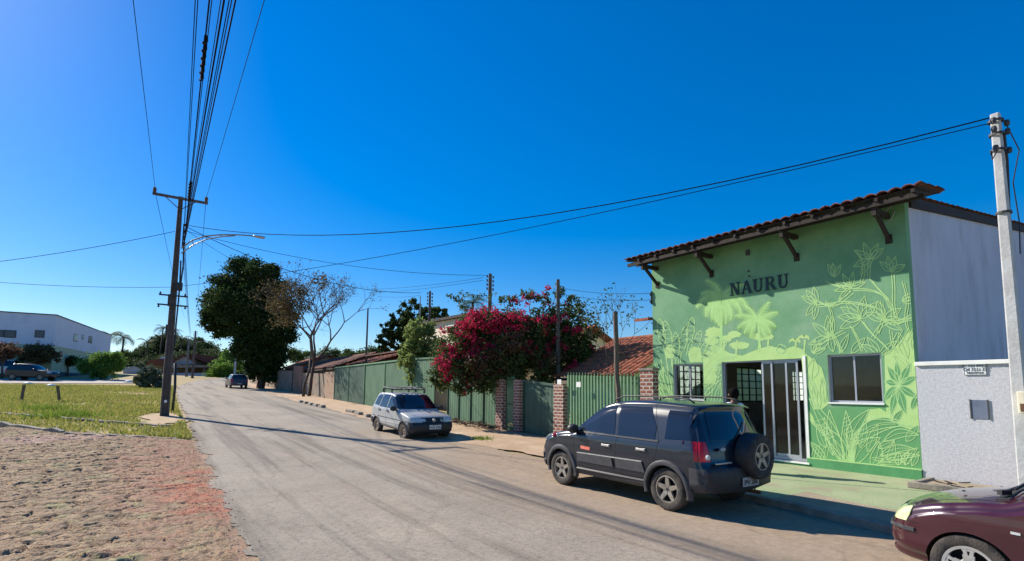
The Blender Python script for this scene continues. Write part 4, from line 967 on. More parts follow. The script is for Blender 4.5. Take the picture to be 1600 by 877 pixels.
# ------------------------------------------------------------ far house at the bend
def fp(px, py, D):      # point at distance D along the optical axis
    d = ray(px, py); return CAM+d*(D/d.dot(Vector((sin(yaw), cos(yaw), 0))))
D0 = 92
def face_poly(mb, pts, D, depth, mi=0):
    mb.prism([fp(x, y, D) for x, y in pts], (depth*sin(.1), depth, 0), mi)
fh = empty('far_house', fp(300, 592, D0), 0, 'low brown roofed house with white gable at the bend of the road', 'house'); INV = Matrix.Translation(-Vector(fh.location))
def fpart(name, pts, D, depth, m, parent=fh):
    mb = MB(); face_poly(mb, pts, D, depth); ob = mb.build(name, m, None); ob.parent = parent; ob.matrix_parent_inverse = INV; return ob
fpart('wall', [(222,596),(222,570),(362,570),(362,596)], D0+3, 10, m_block)
fpart('gable', [(262,569),(287,556),(312,569)], D0+1.5, 10, m_bwhite)
fpart('gable', [(238,569),(254,557),(272,569)], D0+2.2, 10, m_bwhite)
fpart('roof', [(258,570),(287,553),(316,570),(314,572),(287,556.5),(260,572)], D0+.5, 12, m_tiledark)
fpart('roof', [(228,571),(234,562),(262,560),(272,570)], D0+2, 10, m_tiledark)
fpart('roof', [(298,552),(342,558),(362,572),(358,577),(330,571),(296,556)], D0+1, 9, m_tiledark)
fpart('roof', [(330,556),(362,566),(366,575),(350,572)], D0+6, 9, m_tile)
fpart('porch_roof', [(260,575),(268,569),(326,571),(332,574)], D0-1.5, 4, m_kerb)
fpart('porch_post', [(291,588),(291,573),(293,573),(293,588)], D0-1.5, .4, m_block)
fpart('porch_post', [(318,588),(318,573),(320,573),(320,588)], D0-1.5, .4, m_block)
fpart('low_wall', [(262,591),(262,583),(328,583),(328,591)], D0-2, .3, m_greywall)
fpart('wall', [(344,594),(342,576),(364,574),(364,594)], D0-3, .5, m_redwall)

# ------------------------------------------------------------ white building on the left
c1 = gp(82, 590); bc = Vector((-8.9, 84.5, prof(84)))
wb = empty('white_building', bc, radians(0), 'two storey white building with pale green ground floor at far left', 'building')
dR = Vector((4.5, 26.2, 0)).normalized(); dL = Vector((-1, .08, 0)).normalized(); LR, LL = 26.5, 30
A = bc; 
zt = fp(82, 493, A.x*sin(yaw)+A.y*cos(yaw)).z-bc.z; zm = fp(80, 540, A.x*sin(yaw)+A.y*cos(yaw)).z-bc.z
def quadbox(name, o_, dirv, ln, z0_, z1_, m, off=0., a=0., z1b=None, th=.25, par=wb):
    nrm = Vector((dirv.y, -dirv.x, 0)); 
    if nrm.dot(bc) > 0: nrm = -nrm
    s_ = dirv*a+nrm*off; e = dirv*(a+ln)+nrm*off; z1b = z1_ if z1b is None else z1b
    mb = MB().prism([(s_.x,s_.y,z0_),(e.x,e.y,z0_),(e.x,e.y,z1b),(s_.x,s_.y,z1_)], tuple(-nrm*th)); return mb.build(name, m, par)
up_ = quadbox('wall', bc, dR, LR, zm, zt, m_bwhite, 0, 0, zt-.15, th=.3)
quadbox('wall', bc, dL, LL, zm, zt, m_bwhite, 0, 0.0)
quadbox('ground_floor', bc, dR, LR, -1, zm, m_bgreen, -.05, 0)
quadbox('ground_floor', bc, dL, LL, -1, zm, m_bgreen, -.05, 0)
quadbox('cornice', bc, dR, LR+.1, zt, zt+.12, m_greyp, .08, -.1, zt-.03, th=.4)
quadbox('cornice', bc, dL, LL, zt, zt+.12, m_greyp, .08, -.1)
quadbox('skirting', bc, dR, LR*.8, -1, .75, mat('dark_skirting', lin(70,74,84), rough=.9), .02, .3)
MB().prism([(-.2,.3,zt-.2)]+[tuple(dR*LR+Vector((-.3,0,zt-.3))), tuple(dR*LR+dL*LL+Vector((0,0,zt-.3))), tuple(dL*LL+Vector((0,.3,zt-.2)))], (0,0,.05)).build('roof', m_greyp, wb)
def wbwin(px, py, w_, h_, face):
    d = ray(px, py); dirv = dR if face else dL; n = Vector((dirv.y, -dirv.x, 0)); t = (bc-CAM).dot(n)/d.dot(n); p = CAM+d*t-bc; a = p.dot(dirv)
    f_ = quadbox('window', bc, dirv, w_+.16, p.z-h_/2-.08, p.z+h_/2+.08, m_greyp, .03, a-w_/2-.08, th=.04)
    quadbox('pane', bc, dirv, w_, p.z-h_/2, p.z+h_/2, m_window, .05, a-w_/2, th=.03, par=f_)
for a in ((16,522,.9,.75,0),(62,522,.75,.75,0),(-2,521,.8,.7,0),(118,528,1.5,.85,1),(129.5,527,.8,.45,1),(141,531,1.6,.85,1),(95.5,553,.8,.45,1),(16,553,.7,.5,0)):
    wbwin(*a)

# ------------------------------------------------------------ vehicles
def carpaint(name, c, dust=None, dustamt=.25, rough=.28, coat=1.0, dc=(.5,.7)):
    m = mat(name, c, tuple(min(1, a*1.15) for a in c[:3]), 1.5, rough, spec=.5, coat=coat, c3=dust, c3pos=dc, c3s=2.)
    return m
m_navy = carpaint('navy_paint', (.006,.009,.018), (.012,.014,.02), rough=.3, coat=.7)
m_silver = carpaint('silver_blue_paint', (.36,.37,.365), (.42,.38,.31), rough=.42, coat=.4)
m_maroon = carpaint('maroon_paint', (.045,.005,.012), (.055,.010,.016), rough=.3)
m_blackpaint = carpaint('black_paint', (.008,.008,.012), rough=.3, coat=.1)
m_greycar = carpaint('grey_paint_car', (.055,.055,.06), rough=.4, coat=.3)
m_vanpaint = carpaint('van_silver', (.5,.52,.55), rough=.4)
m_tint = mat('tinted_glass', (.012,.014,.02), rough=.04, spec=.8)
m_tint2 = mat('side_glass', (.018,.022,.032), rough=.05, spec=.7)
m_seam = mat('panel_gap', (.004,.004,.005), rough=.9)
m_red = mat('tail_light_red', (.62,.008,.018), (.5,.008,.018), 5, .3, coat=.2)
m_lampclear = mat('lamp_clear', lin(205,210,205), lin(180,186,184), 20, .15, coat=1)
m_yellowlamp = mat('yellowed_headlight', lin(226,226,176), lin(200,204,150), 6, .2, coat=1)
m_alloy = mat('alloy_rim', lin(170,164,154), lin(140,130,116), 12, .45, metal=.5)
m_hub = mat('hubcap_silver', lin(198,196,190), lin(176,172,166), 10, .4, metal=.35)
m_orange = mat('orange_sticker', lin(220,90,60), lin(230,130,110), 20, .6)
m_dustrim = mat('dusty_steel_rim', lin(180,160,134), lin(120,106,92), 10, .7, metal=.2)

def chaikin(p, it):
    for _ in range(it):
        o_ = []
        for i in range(len(p)):
            a, b = p[i], p[(i+1) % len(p)]; o_ += [(a[0]*.78+b[0]*.22, a[1]*.78+b[1]*.22), (a[0]*.22+b[0]*.78, a[1]*.22+b[1]*.78)]
        p = o_
    return p
class Car:
    """body skin wrapped over a side silhouette; x forward, y left, z up"""
    def __init__(s, sil, hw, spine, fil=.07, N=190, crown=(.10,.03)):
        s.hw = hw; p = chaikin(sil, 3)
        L_ = [0]
        for i in range(len(p)): L_.append(L_[-1]+hypot(p[(i+1) % len(p)][0]-p[i][0], p[(i+1) % len(p)][1]-p[i][1]))
        xs = [q[0] for q in p]+[p[0][0]]; zs = [q[1] for q in p]+[p[0][1]]
        t = np.linspace(0, L_[-1], N, endpoint=False); X = np.interp(t, L_, xs); Z = np.interp(t, L_, zs)
        dx = np.roll(X, -1)-np.roll(X, 1); dz = np.roll(Z, -1)-np.roll(Z, 1); l = np.hypot(dx, dz); nxn, nzn = dz/l, -dx/l
        area = np.sum(X*np.roll(Z, -1)-np.roll(X, -1)*Z)/2
        if area < 0: nxn, nzn = -nxn, -nzn
        V = []; rows = []
        qs = [0,.2,.4,.6,.75,.88,1.0]; fa = [radians(a) for a in (15,30,45,60,75,90)]
        xf, xr, zsn = spine
        prof_ = []   # list of functions giving (x,y,z) for each ring
        for i in range(N):
            x, z = X[i], Z[i]; Yd = hw(x, z); c = crown[0]*abs(nxn[i])+crown[1]*abs(nzn[i]); f_ = fil
            ring = []
            for q in qs: ring.append((x-nxn[i]*c*q*q, (Yd-f_)*q, z-nzn[i]*c*q*q))
            for a in fa:
                ins = c+f_*(1-cos(a)); ring.append((x-nxn[i]*ins, Yd-f_+f_*sin(a), z-nzn[i]*ins))
            bx, bz = x-nxn[i]*(c+f_), z-nzn[i]*(c+f_)
            sx_ = min(max(x, xr), xf); 
            for k in range(1, 15):
                u = k/14*.985; px_, pz_ = bx+(sx_-bx)*u, bz+(zsn-bz)*u; ring.append((px_, hw(px_, pz_) if k > 1 else (hw(px_, pz_)+Yd)/2, pz_))
            prof_.append(ring)
        R = len(prof_[0]); s.R = R; verts = []; 
        for i in range(N):
            for j in range(R-1, 0, -1): verts.append((prof_[i][j][0], -prof_[i][j][1], prof_[i][j][2]))
            for j in range(R): verts.append(prof_[i][j])
        K = 2*R-1; faces = []
        for i in range(N):
            i2 = (i+1) % N
            for j in range(K-1): faces.append((i*K+j, i*K+j+1, i2*K+j+1, i2*K+j))
        faces.append(tuple(i*K for i in range(N))); faces.append(tuple(i*K+K-1 for i in range(N))[::-1])
        me = bpy.data.meshes.new('body'); me.from_pydata(verts, [], faces)
        bm = bmesh.new(); bm.from_mesh(me); bmesh.ops.triangulate(bm, faces=[f for f in bm.faces if len(f.verts) > 4]); bmesh.ops.recalc_face_normals(bm, faces=bm.faces); bm.to_mesh(me); s.bm = bm; s.me = me
    def body(s, mats, parent, wheels, rw, W, name='body', lowz=None, holes=()):
        me = s.me; 
        for m in mats: me.materials.append(m)
        if lowz is not None:
            bmesh.ops.bisect_plane(s.bm, geom=s.bm.verts[:]+s.bm.edges[:]+s.bm.faces[:], plane_co=(0,0,lowz), plane_no=(0,0,1))
            for f in s.bm.faces: f.material_index = 1 if f.calc_center_median().z < lowz else 0
        else:
            for f in s.bm.faces: f.material_index = 0
        b2 = s.bm.copy()
        for f in b2.faces: f.smooth = True
        b2.to_mesh(me); b2.free(); o = link_mesh(name, me, parent)
        cut = MB()
        for wx in wheels:
            for sg in (1, -1): cut.lathe([(0, sg*(W-.30)), (rw, sg*(W-.30)), (rw, sg*(W+.3)), (0, sg*(W+.3))], (wx, 0, rw*.80), 'y', 40)
        co = cut.build('cut', m_seam); md = o.modifiers.new('b', 'BOOLEAN'); md.object = co; md.operation = 'DIFFERENCE'; md.solver = 'EXACT'
        try: md.material_mode = 'TRANSFER'
        except Exception: pass
        dg = bpy.context.evaluated_depsgraph_get(); nm = bpy.data.meshes.new_from_object(o.evaluated_get(dg)); o.modifiers.clear(); o.data = nm; bpy.data.objects.remove(co)
        nm.set_sharp_from_angle(angle=radians(45)); return o
    def peel(s, name, m, parent, axis, poly, side, off=.006, inner=-.004, lim=None, thr=None):
        """thin panel lying on the skin inside a convex polygon drawn in the plane across `axis`"""
        bm = s.bm.copy(); bm.normal_update(); ax = {'x': 0, 'y': 1, 'z': 2}[axis]; ia, ib = {'x': (1, 2), 'y': (0, 2), 'z': (0, 1)}[axis]
        vn = {}
        dl = [f for f in bm.faces if f.normal[ax]*side < (thr or (.25 if ax == 0 else .12)) or (lim and not lim(f.calc_center_median()))]
        bmesh.ops.delete(bm, geom=dl, context='FACES')
        ar = sum(poly[i][0]*poly[(i+1) % len(poly)][1]-poly[(i+1) % len(poly)][0]*poly[i][1] for i in range(len(poly)))
        for i in range(len(poly)):
            a, b = poly[i], poly[(i+1) % len(poly)]; d = (b[0]-a[0], b[1]-a[1]); n = (d[1], -d[0]) if ar > 0 else (-d[1], d[0])
            no = [0,0,0]; no[ia], no[ib] = n; co = [0,0,0]; co[ia], co[ib] = a
            bmesh.ops.bisect_plane(bm, geom=bm.verts[:]+bm.edges[:]+bm.faces[:], plane_co=co, plane_no=no, clear_outer=True)
        if not bm.faces: bm.free(); print('EMPTY PEEL', name, poly); return None
        bm.normal_update(); mv = [(v, v.normal.copy()) for v in bm.verts]
        base = {v: v.co.copy() for v, n in mv}
        for v, n in mv: v.co = v.co+n*off
        r = bmesh.ops.extrude_edge_only(bm, edges=[e for e in bm.edges if e.is_boundary]); 
        nv = [g_ for g_ in r['geom'] if isinstance(g_, bmesh.types.BMVert)]
        bm.normal_update()
        pos = {tuple(round(c, 6) for c in v.co): (n) for v, n in mv}
        for v in nv:
            n = pos.get(tuple(round(c, 6) for c in v.co)); 
            if n is not None: v.co = v.co-n*(off-inner)
        me = bpy.data.meshes.new(name); bmesh.ops.recalc_face_normals(bm, faces=bm.faces)
        for f in bm.faces: f.smooth = True; f.material_index = 0
        bm.to_mesh(me); bm.free(); me.materials.append(m); me.set_sharp_from_angle(angle=radians(35)); return link_mesh(name, me, parent)
    def seam(s, name, parent, axis, pts, side, wd=.007, off=.0015, m=None, lim=None):
        vs_, fs = [], []
        for a, b in zip(pts[:-1], pts[1:]):
            d = Vector((b[0]-a[0], b[1]-a[1])); n = Vector((-d.y, d.x)).normalized()*wd/2; e = d.normalized()*wd/2
            q = [(a[0]-n.x-e.x, a[1]-n.y-e.y), (b[0]-n.x+e.x, b[1]-n.y+e.y), (b[0]+n.x+e.x, b[1]+n.y+e.y), (a[0]+n.x-e.x, a[1]+n.y-e.y)]
            o = s.peel('seg', m or m_seam, None, axis, q, side, off, -.002, lim)
            if not o: continue
            base = len(vs_); vs_ += [v.co[:] for v in o.data.vertices]; fs += [tuple(base+i for i in p.vertices) for p in o.data.polygons]; me = o.data; bpy.data.objects.remove(o); bpy.data.meshes.remove(me)
        me = bpy.data.meshes.new(name); me.from_pydata(vs_, [], fs); me.materials.append(m or m_seam); return link_mesh(name, me, parent)

def wheel(parent, x, y, r, wdt, side, style, m_r, rimr=.6, flat=None, steer=0):
    """side +1: outer face towards +y"""
    o = empty('wheel', (x, y, r), steer); o.parent = parent
    w2 = wdt/2; rr = r*rimr
    t = MB().lathe([(rr*.98, -w2*.85), (rr+.012, -w2*.95), (r*.90, -w2), (r*.975, -w2*.86), (r, -w2*.6), (r, w2*.6), (r*.975, w2*.86), (r*.90, w2), (rr+.012, w2*.95), (rr*.98, w2*.85)], (0,0,0), 'y', 40)
    t.build('tyre', m_tyre, o, smooth='auto')
    rb = MB(); d = side
    rb.lathe([(rr*.99, d*w2*.84), (rr*1.0, d*w2*.90), (rr*.93, d*w2*.92), (rr*.90, d*w2*.7), (rr*.9, -d*w2*.8)], (0,0,0), 'y', 40)
    back = MB().lathe([(0, d*w2*.1), (rr*.92, d*w2*.1)], (0,0,0), 'y', 30)
    back.build('brake_disc', m_seam, o)
    f_ = d*w2
    def spoke(a, w0, w1, r_0, r_1, y0_, y1_, th=.02):
        c, s_ = cos(a), sin(a); q = []
        for rad, wd, yy_ in ((r_0, w0, y0_), (r_1, w1, y1_)):
            for sg in (-1, 1): q.append((rad*c-sg*wd*s_, yy_, rad*s_+sg*wd*c))
        q = [q[0], q[1], q[3], q[2]]; b = len(rb.v)
        rb.add(q+[(p[0], p[1]-d*th, p[2]) for p in q], [(0,1,2,3),(7,6,5,4),(0,4,5,1),(1,5,6,2),(2,6,7,3),(3,7,4,0)])
    if style == 'alloy':
        for k in range(5): spoke(pi/2+k*2*pi/5, rr*.20, rr*.13, rr*.15, rr*.93, f_*.72, f_*.86, .035)
        rb.lathe([(0, f_*.74), (rr*.20, f_*.74), (rr*.32, f_*.66), (rr*.34, f_*.3)], (0,0,0), 'y', 20)
        hb = MB().lathe([(0, f_*.76), (rr*.14, f_*.755), (rr*.16, f_*.70)], (0,0,0), 'y', 16)
        for k in range(5): a = k*2*pi/5+.6+pi/2; hb.lathe([(0, f_*.75), (rr*.045, f_*.75), (rr*.05, f_*.7)], (rr*.24*cos(a), 0, rr*.24*sin(a)), 'y', 8)
        hb.build('hub_cap', m_blackp, o)
    elif style == 'hubcap':
        for k in range(5):
            a = pi/2+k*2*pi/5; spoke(a-.16, rr*.075, rr*.07, rr*.30, rr*.95, f_*.82, f_*.92); spoke(a+.16, rr*.075, rr*.07, rr*.30, rr*.95, f_*.82, f_*.92); spoke(a, rr*.24, rr*.30, rr*.80, rr*.97, f_*.88, f_*.925); spoke(a, rr*.20, rr*.22, rr*.25, rr*.62, f_*.82, f_*.88)
        rb.lathe([(0, f_*.83), (rr*.42, f_*.83), (rr*.46, f_*.7)], (0,0,0), 'y', 30)
        rb.lathe([(rr*.90, f_*.93), (rr*1.02, f_*.95), (rr*1.03, f_*.85)], (0,0,0), 'y', 40)
        hb = MB().lathe([(0, f_*.86), (rr*.13, f_*.855), (rr*.13, f_*.8)], (0,0,0), 'y', 14)
        for k in range(4): a = k*pi/2+.4; hb.lathe([(0, f_*.845), (rr*.08, f_*.845), (rr*.08, f_*.8)], (rr*.27*cos(a), 0, rr*.27*sin(a)), 'y', 10)
        hb.build('hub_cap', m_blackp, o)
    else:
        rb.lathe([(0, f_*.55), (rr*.30, f_*.55), (rr*.36, f_*.40), (rr*.62, f_*.30), (rr*.72, f_*.55), (rr*.9, f_*.5), (rr*.95, f_*.85)], (0,0,0), 'y', 36)
        hb = MB(); 
        for k in range(10): a = k*2*pi/10; hb.lathe([(0, f_*.46), (rr*.07, f_*.46), (rr*.07, f_*.4)], (rr*.66*cos(a), 0, rr*.66*sin(a)), 'y', 8)
        hb.lathe([(0, f_*.60), (rr*.16, f_*.6), (rr*.18, f_*.5)], (0,0,0), 'y', 12); hb.build('hub_cap', m_blackp, o)
    rb.build('rim', m_r, o, smooth='auto')
    return o
def arch_flare(parent, x, zc, r0_, r1_, hwf, side, m, a0=-12, a1=192, out=.03, name='arch_flare'):
    mb = MB(); n = 26
    for i in range(n+1):
        a = radians(a0+(a1-a0)*i/n); 
        for rad, o_ in ((r0_, -.04), (r0_, out*.8), (r0_+.02, out), (r1_-.02, out*.8), (r1_, .004), (r1_, -.03)):
            px_, pz_ = x+rad*cos(a), zc+rad*sin(a); mb.v.append((px_, side*(hwf(px_, max(pz_, .3))+o_), pz_))
    for i in range(n):
        for k in range(5): q = i*6+k; mb.f.append((q, q+1, q+7, q+6)); mb.m.append(0)
    return mb.build(name, m, parent, smooth='auto')
def mirror(parent, x, y, z, side, m):
    mb = MB(); mb.lathe([(0,-.10),(.06,-.095),(.085,-.05),(.09,.03),(.08,.06),(0,.06)], (0,0,0), 'x', 14)
    mb.v = [(v[0]*.75+x-.02, v[1]*1.25+y+side*.12, v[2]*.95+z) for v in mb.v]; mb.bar((x, y-side*.02, z-.05), (x, y+side*.08, z-.03), .06, .05)
    return mb.build('side_mirror', m, parent, smooth='auto')
def handle(parent, x, y, z, side, m, l=.17):
    return MB().box(x-l/2, x+l/2, y+side*.012 if side > 0 else y-.035, y+.035 if side > 0 else y-.012, z-.018, z+.018).box(x-l/2-.01, x-l/2+.03, min(y, y+side*.03), max(y, y+side*.03), z-.022, z+.022).box(x+l/2-.03, x+l/2+.01, min(y, y+side*.03), max(y, y+side*.03), z-.022, z+.022).build('door_handle', m, parent, bevel=.006)
def plate(parent, x, y, z, facing, txt, w_=.40, h_=.13, m=None):
    """facing: +1 front (towards +x), -1 rear"""
    o = MB().box(min(x, x+facing*.012), max(x, x+facing*.012), y-w_/2, y+w_/2, z-h_/2, z+h_/2).build('number_plate', m or m_plate, parent)
    if txt: text_mesh(txt, .105, m_platet, 'plate_number', o, (x+facing*.0135, y, z-.012), (pi/2, 0, facing*pi/2), .001, .82, .002)
    MB().box(min(x+facing*.012, x+facing*.0135), max(x+facing*.012, x+facing*.0135), y-.09, y+.09, z+h_/2-.022, z+h_/2-.010).build('plate_band', m_greyp, o)
    return o
def place(root, mid, side_y, localx, heading, s=1.0, z=None):
    """put local point (localx, side_y) at world point mid; heading = direction angle of +x from world +X"""
    c, s_ = cos(heading), sin(heading); ox = mid[0]-s*(localx*c-side_y*s_); oy = mid[1]-s*(localx*s_+side_y*c)
    root.location = (ox, oy, prof(mid[1]) if z is None else z); root.rotation_euler = (0, -math.atan(pitchat(mid[1])*sin(heading)), heading); root.scale = (s, s, s)
def pitchat(y): return (prof(y+1)-prof(y-1))/2

# -------- dark compact suv with spare wheel
def suv_hw(x, z):
    w_ = .862
    if x > 3.25: w_ -= .13*((x-3.25)/.85)**2.2
    if x < .55: w_ -= .05*((.55-x)/.55)**2
    if z < .42: w_ -= .06*((.42-z)/.2)**1.5
    w_ += .012*math.exp(-((z-.72)/.16)**2)
    if z > 1.02: 
        w_ -= .02+.26*(z-1.02)*(1 if z > 1.08 else (z-1.02)/.06)
        if x > 2.3: w_ -= .03*(x-2.3)
    elif z > .96: w_ -= .02*(z-.96)/.06
    return max(w_, .2)
suv_sil = [(.12,.30),(.0,.36),(-.03,.50),(-.02,.70),(.03,.745),(.06,.80),(.09,1.06),(.20,1.38),(.27,1.55),(.22,1.615),(.40,1.645),(1.0,1.675),(1.7,1.675),(2.15,1.64),(2.42,1.56),(2.78,1.33),(3.06,1.115),(3.16,1.085),(3.55,1.03),(3.85,.95),(3.99,.86),(4.06,.74),(4.12,.68),(4.13,.45),(4.08,.30),(3.9,.24),(2.1,.24)]
suv = empty('parked_suv', (0,0,0), 0, 'dusty dark blue compact suv with spare wheel on its tailgate, parked by the shop', 'car')
C1 = Car(suv_sil, suv_hw, (3.4, .6, .78), fil=.075)
C1.body([m_navy, m_greyp, m_seam], suv, (.80, 3.29), .385, .86, lowz=.40)
for sd in (1, -1):
    C1.peel('window', m_tint2, suv, 'y', [(2.98,1.085),(2.40,1.49),(1.97,1.545),(1.90,1.065)], sd)
    C1.peel('window', m_tint2, suv, 'y', [(1.82,1.06),(1.88,1.55),(1.20,1.555),(1.03,1.25),(1.03,1.06)], sd)
    C1.peel('window', m_tint, suv, 'y', [(.84,1.08),(.84,1.52),(.42,1.51),(.30,1.10)], sd)
    C1.seam('door_gap', suv, 'y', [(2.90,1.05),(2.92,.85),(2.86,.45),(1.90,.40),(1.84,1.0),(1.90,1.58)], sd)
    C1.seam('door_gap', suv, 'y', [(1.84,.42),(1.28,.42),(1.16,.60),(1.0,.78),(.95,1.05),(1.12,1.58)], sd)
    C1.seam('door_gap', suv, 'y', [(2.42,1.575),(1.1,1.60),(.4,1.565)], sd, .012)
    C1.peel('waist_trim', m_blackp, suv, 'y', [(3.0,1.035),(3.0,1.06),(.95,1.045),(.95,1.02)], sd, .010)
    C1.peel('door_moulding', m_greyp, suv, 'y', [(2.80,.52),(2.80,.66),(1.93,.67),(1.90,.52)], sd, .022)
    C1.peel('door_moulding', m_greyp, suv, 'y', [(1.82,.52),(1.84,.67),(1.26,.68),(1.20,.52)], sd, .022)
    C1.peel('moulding_strip', m_hub, suv, 'y', [(2.80,.661),(2.80,.675),(1.26,.695),(1.26,.681)], sd, .024)
    C1.peel('sill', m_greyp, suv, 'y', [(2.85,.30),(2.85,.40),(1.22,.40),(1.22,.30)], sd, .03)
    arch_flare(suv, .80, .31, .375, .455, suv_hw, sd, m_greyp, out=.035); arch_flare(suv, 3.29, .31, .375, .455, suv_hw, sd, m_greyp, out=.035)
    C1.peel('bumper_corner', m_greyp, suv, 'y', [(.36,.42),(.36,.70),(-.1,.70),(-.1,.42)], sd, .028, thr=.35)
    C1.peel('tail_light', m_red, suv, 'y', [(.20,.80),(.23,1.08),(.0,1.08),(-.1,.80)], sd, .014, thr=.5)
    wheel(suv, .80, sd*.755, .322, .205, sd, 'alloy', m_alloy, .64); wheel(suv, 3.29, sd*.755, .322, .205, sd, 'alloy', m_alloy, .64)
    handle(suv, 2.07, sd*(suv_hw(2.07,.86)), .865, sd, m_hub); handle(suv, 1.28, sd*(suv_hw(1.28,.86)), .875, sd, m_hub)
    mirror(suv, 2.90, sd*.80, 1.10, sd, m_blackp)
    # roof rails
    mb = MB(); pts = [(x, sd*(.60), 1.645+h) for x, h in ((.45,.0),(.55,.055),(.8,.075),(1.5,.085),(1.9,.075),(2.1,.0))]
    mb.tube([Vector(p) for p in pts], .014, 6); mb.tube([(1.1, sd*.6, 1.66), (1.1, sd*.6, 1.72)], .014, 6)
    mb.build('roof_rail', m_blackp, suv, smooth=True)
    q = C1.peel('headlight', m_lampclear, suv, 'x', [(sd*.48,.80),(sd*.80,.80),(sd*.80,.95),(sd*.50,.90)], 1, .01)
    q = C1.peel('fog_strip', m_lampclear, suv, 'x', [(sd*.42,.42),(sd*.62,.42),(sd*.62,.52),(sd*.42,.52)], 1, .01)
    t = C1.peel('tail_light', m_red, suv, 'x', [(sd*.68,.80),(sd*.95,.80),(sd*.95,1.08),(sd*.71,1.08)], -1, .014)
    rl = MB().lathe([(0,-.02),(.036,-.02),(.04,.01)], (.10, sd*.80, .875), 'x', 16).build('reverse_lamp', m_lampclear, suv)
C1.peel('rear_window', m_tint, suv, 'x', [(-.60,1.10),(.60,1.10),(.54,1.52),(-.54,1.52)], -1, .008)
C1.peel('windscreen', m_tint, suv, 'x', [(-.72,1.125),(.72,1.125),(.60,1.57),(-.60,1.57)], 1, .006, lim=lambda c: c.z > 1.11)
C1.peel('rear_bumper', m_blackp, suv, 'x', [(-.8,.40),(.8,.40),(.8,.70),(-.8,.70)], -1, .03, lim=lambda c: c.x < .25)
C1.peel('front_bumper', m_greyp, suv, 'x', [(-.85,.3),(.85,.3),(.85,.55),(-.85,.55)], 1, .02)
C1.peel('grille', m_blackp, suv, 'x', [(-.42,.70),(.42,.70),(.46,.86),(-.46,.86)], 1, .012)
C1.seam('tailgate_gap', suv, 'x', [(-.64,1.58),(-.70,1.07),(-.66,.76),(.66,.76),(.70,1.07),(.64,1.58)], -1, .008)
C1.seam('bonnet_gap', suv, 'z', [(3.12,-.70),(3.92,-.56)], 1); C1.seam('bonnet_gap', suv, 'z', [(3.12,.70),(3.92,.56)], 1)
mb = MB().box(.04,.075,.30,.66,.77,.79).build('tailgate_handle', m_hub, suv)
mb = MB().lathe([(0,-.012),(.06,-.012),(.06,.01)], (0,0,0), 'x', 20); mb.v = [(v[0]+.062, v[1]*1.0+.49, v[2]*.45+.98) for v in mb.v]; bd = mb.build('badge', m_alusm, suv)
C1.seam('wiper', suv, 'x', [(.12,1.115),(-.25,1.34)], -1, .018, .02, m_blackp)
plate(suv, -.062, .0, .50, -1, 'IPW 2066')
# orange sticker on the front door
C1.peel('door_sticker', m_orange, suv, 'y', [(2.72,.745),(2.72,.80),(2.48,.79),(2.48,.735)], 1, .003)
# spare wheel on the tailgate
sp = wheel(suv, 0, 0, .335, .20, 1, 'alloy', m_alloy, .60); sp.name = 'spare_wheel'; sp.location = (-.085, -.16, .86); sp.rotation_euler = (0, 0, pi/2)
MB().box(-.0,.09,-.30,-.10,.76,.96).build('spare_carrier', m_blackp, suv)
cv = MB().lathe([(.10,-.02),(.205,-.03),(.33,-.02),(.345,.03),(.345,.19)], (-.12,-.16,.86), 'x', 36).build('spare_ring', m_blackp, suv, smooth='auto')
MB().lathe([(0,-.3),(.03,-.3),(.03,.3),(0,.3)], (.35,-.45,.27), 'x', 8).build('exhaust', m_rust, suv)
place(suv, (6.60, 6.50), .86, 2.045, pi/2-radians(.5), .985)

# -------- silver hatchback with roof rack load
def uno_hw(x, z):
    w_ = .775
    if x > 2.95: w_ -= .09*((x-2.95)/.7)**2.2
    if x < .45: w_ -= .035*((.45-x)/.45)**2
    if z < .42: w_ -= .05*((.42-z)/.2)**1.5
    if z > .90: w_ -= .012+.27*(z-.90)
    return max(w_, .2)
uno_sil = [(.15,.30),(.02,.36),(-.02,.5),(.0,.64),(.05,.80),(.16,1.10),(.32,1.37),(.48,1.44),(1.0,1.455),(1.6,1.45),(1.90,1.42),(2.05,1.36),(2.38,1.10),(2.62,.935),(2.72,.905),(3.1,.865),(3.45,.79),(3.58,.70),(3.62,.60),(3.70,.55),(3.71,.36),(3.64,.26),(3.45,.22),(1.8,.24)]
uno = empty('parked_hatchback', (0,0,0), 0, 'dusty silver hatchback facing the camera with long poles tied on its roof', 'car')
C2 = Car(uno_sil, uno_hw, (3.0, .5, .66), fil=.05)
C2.body([m_silver, m_blackp, m_seam], uno, (.70, 3.0), .32, .775, lowz=.31)
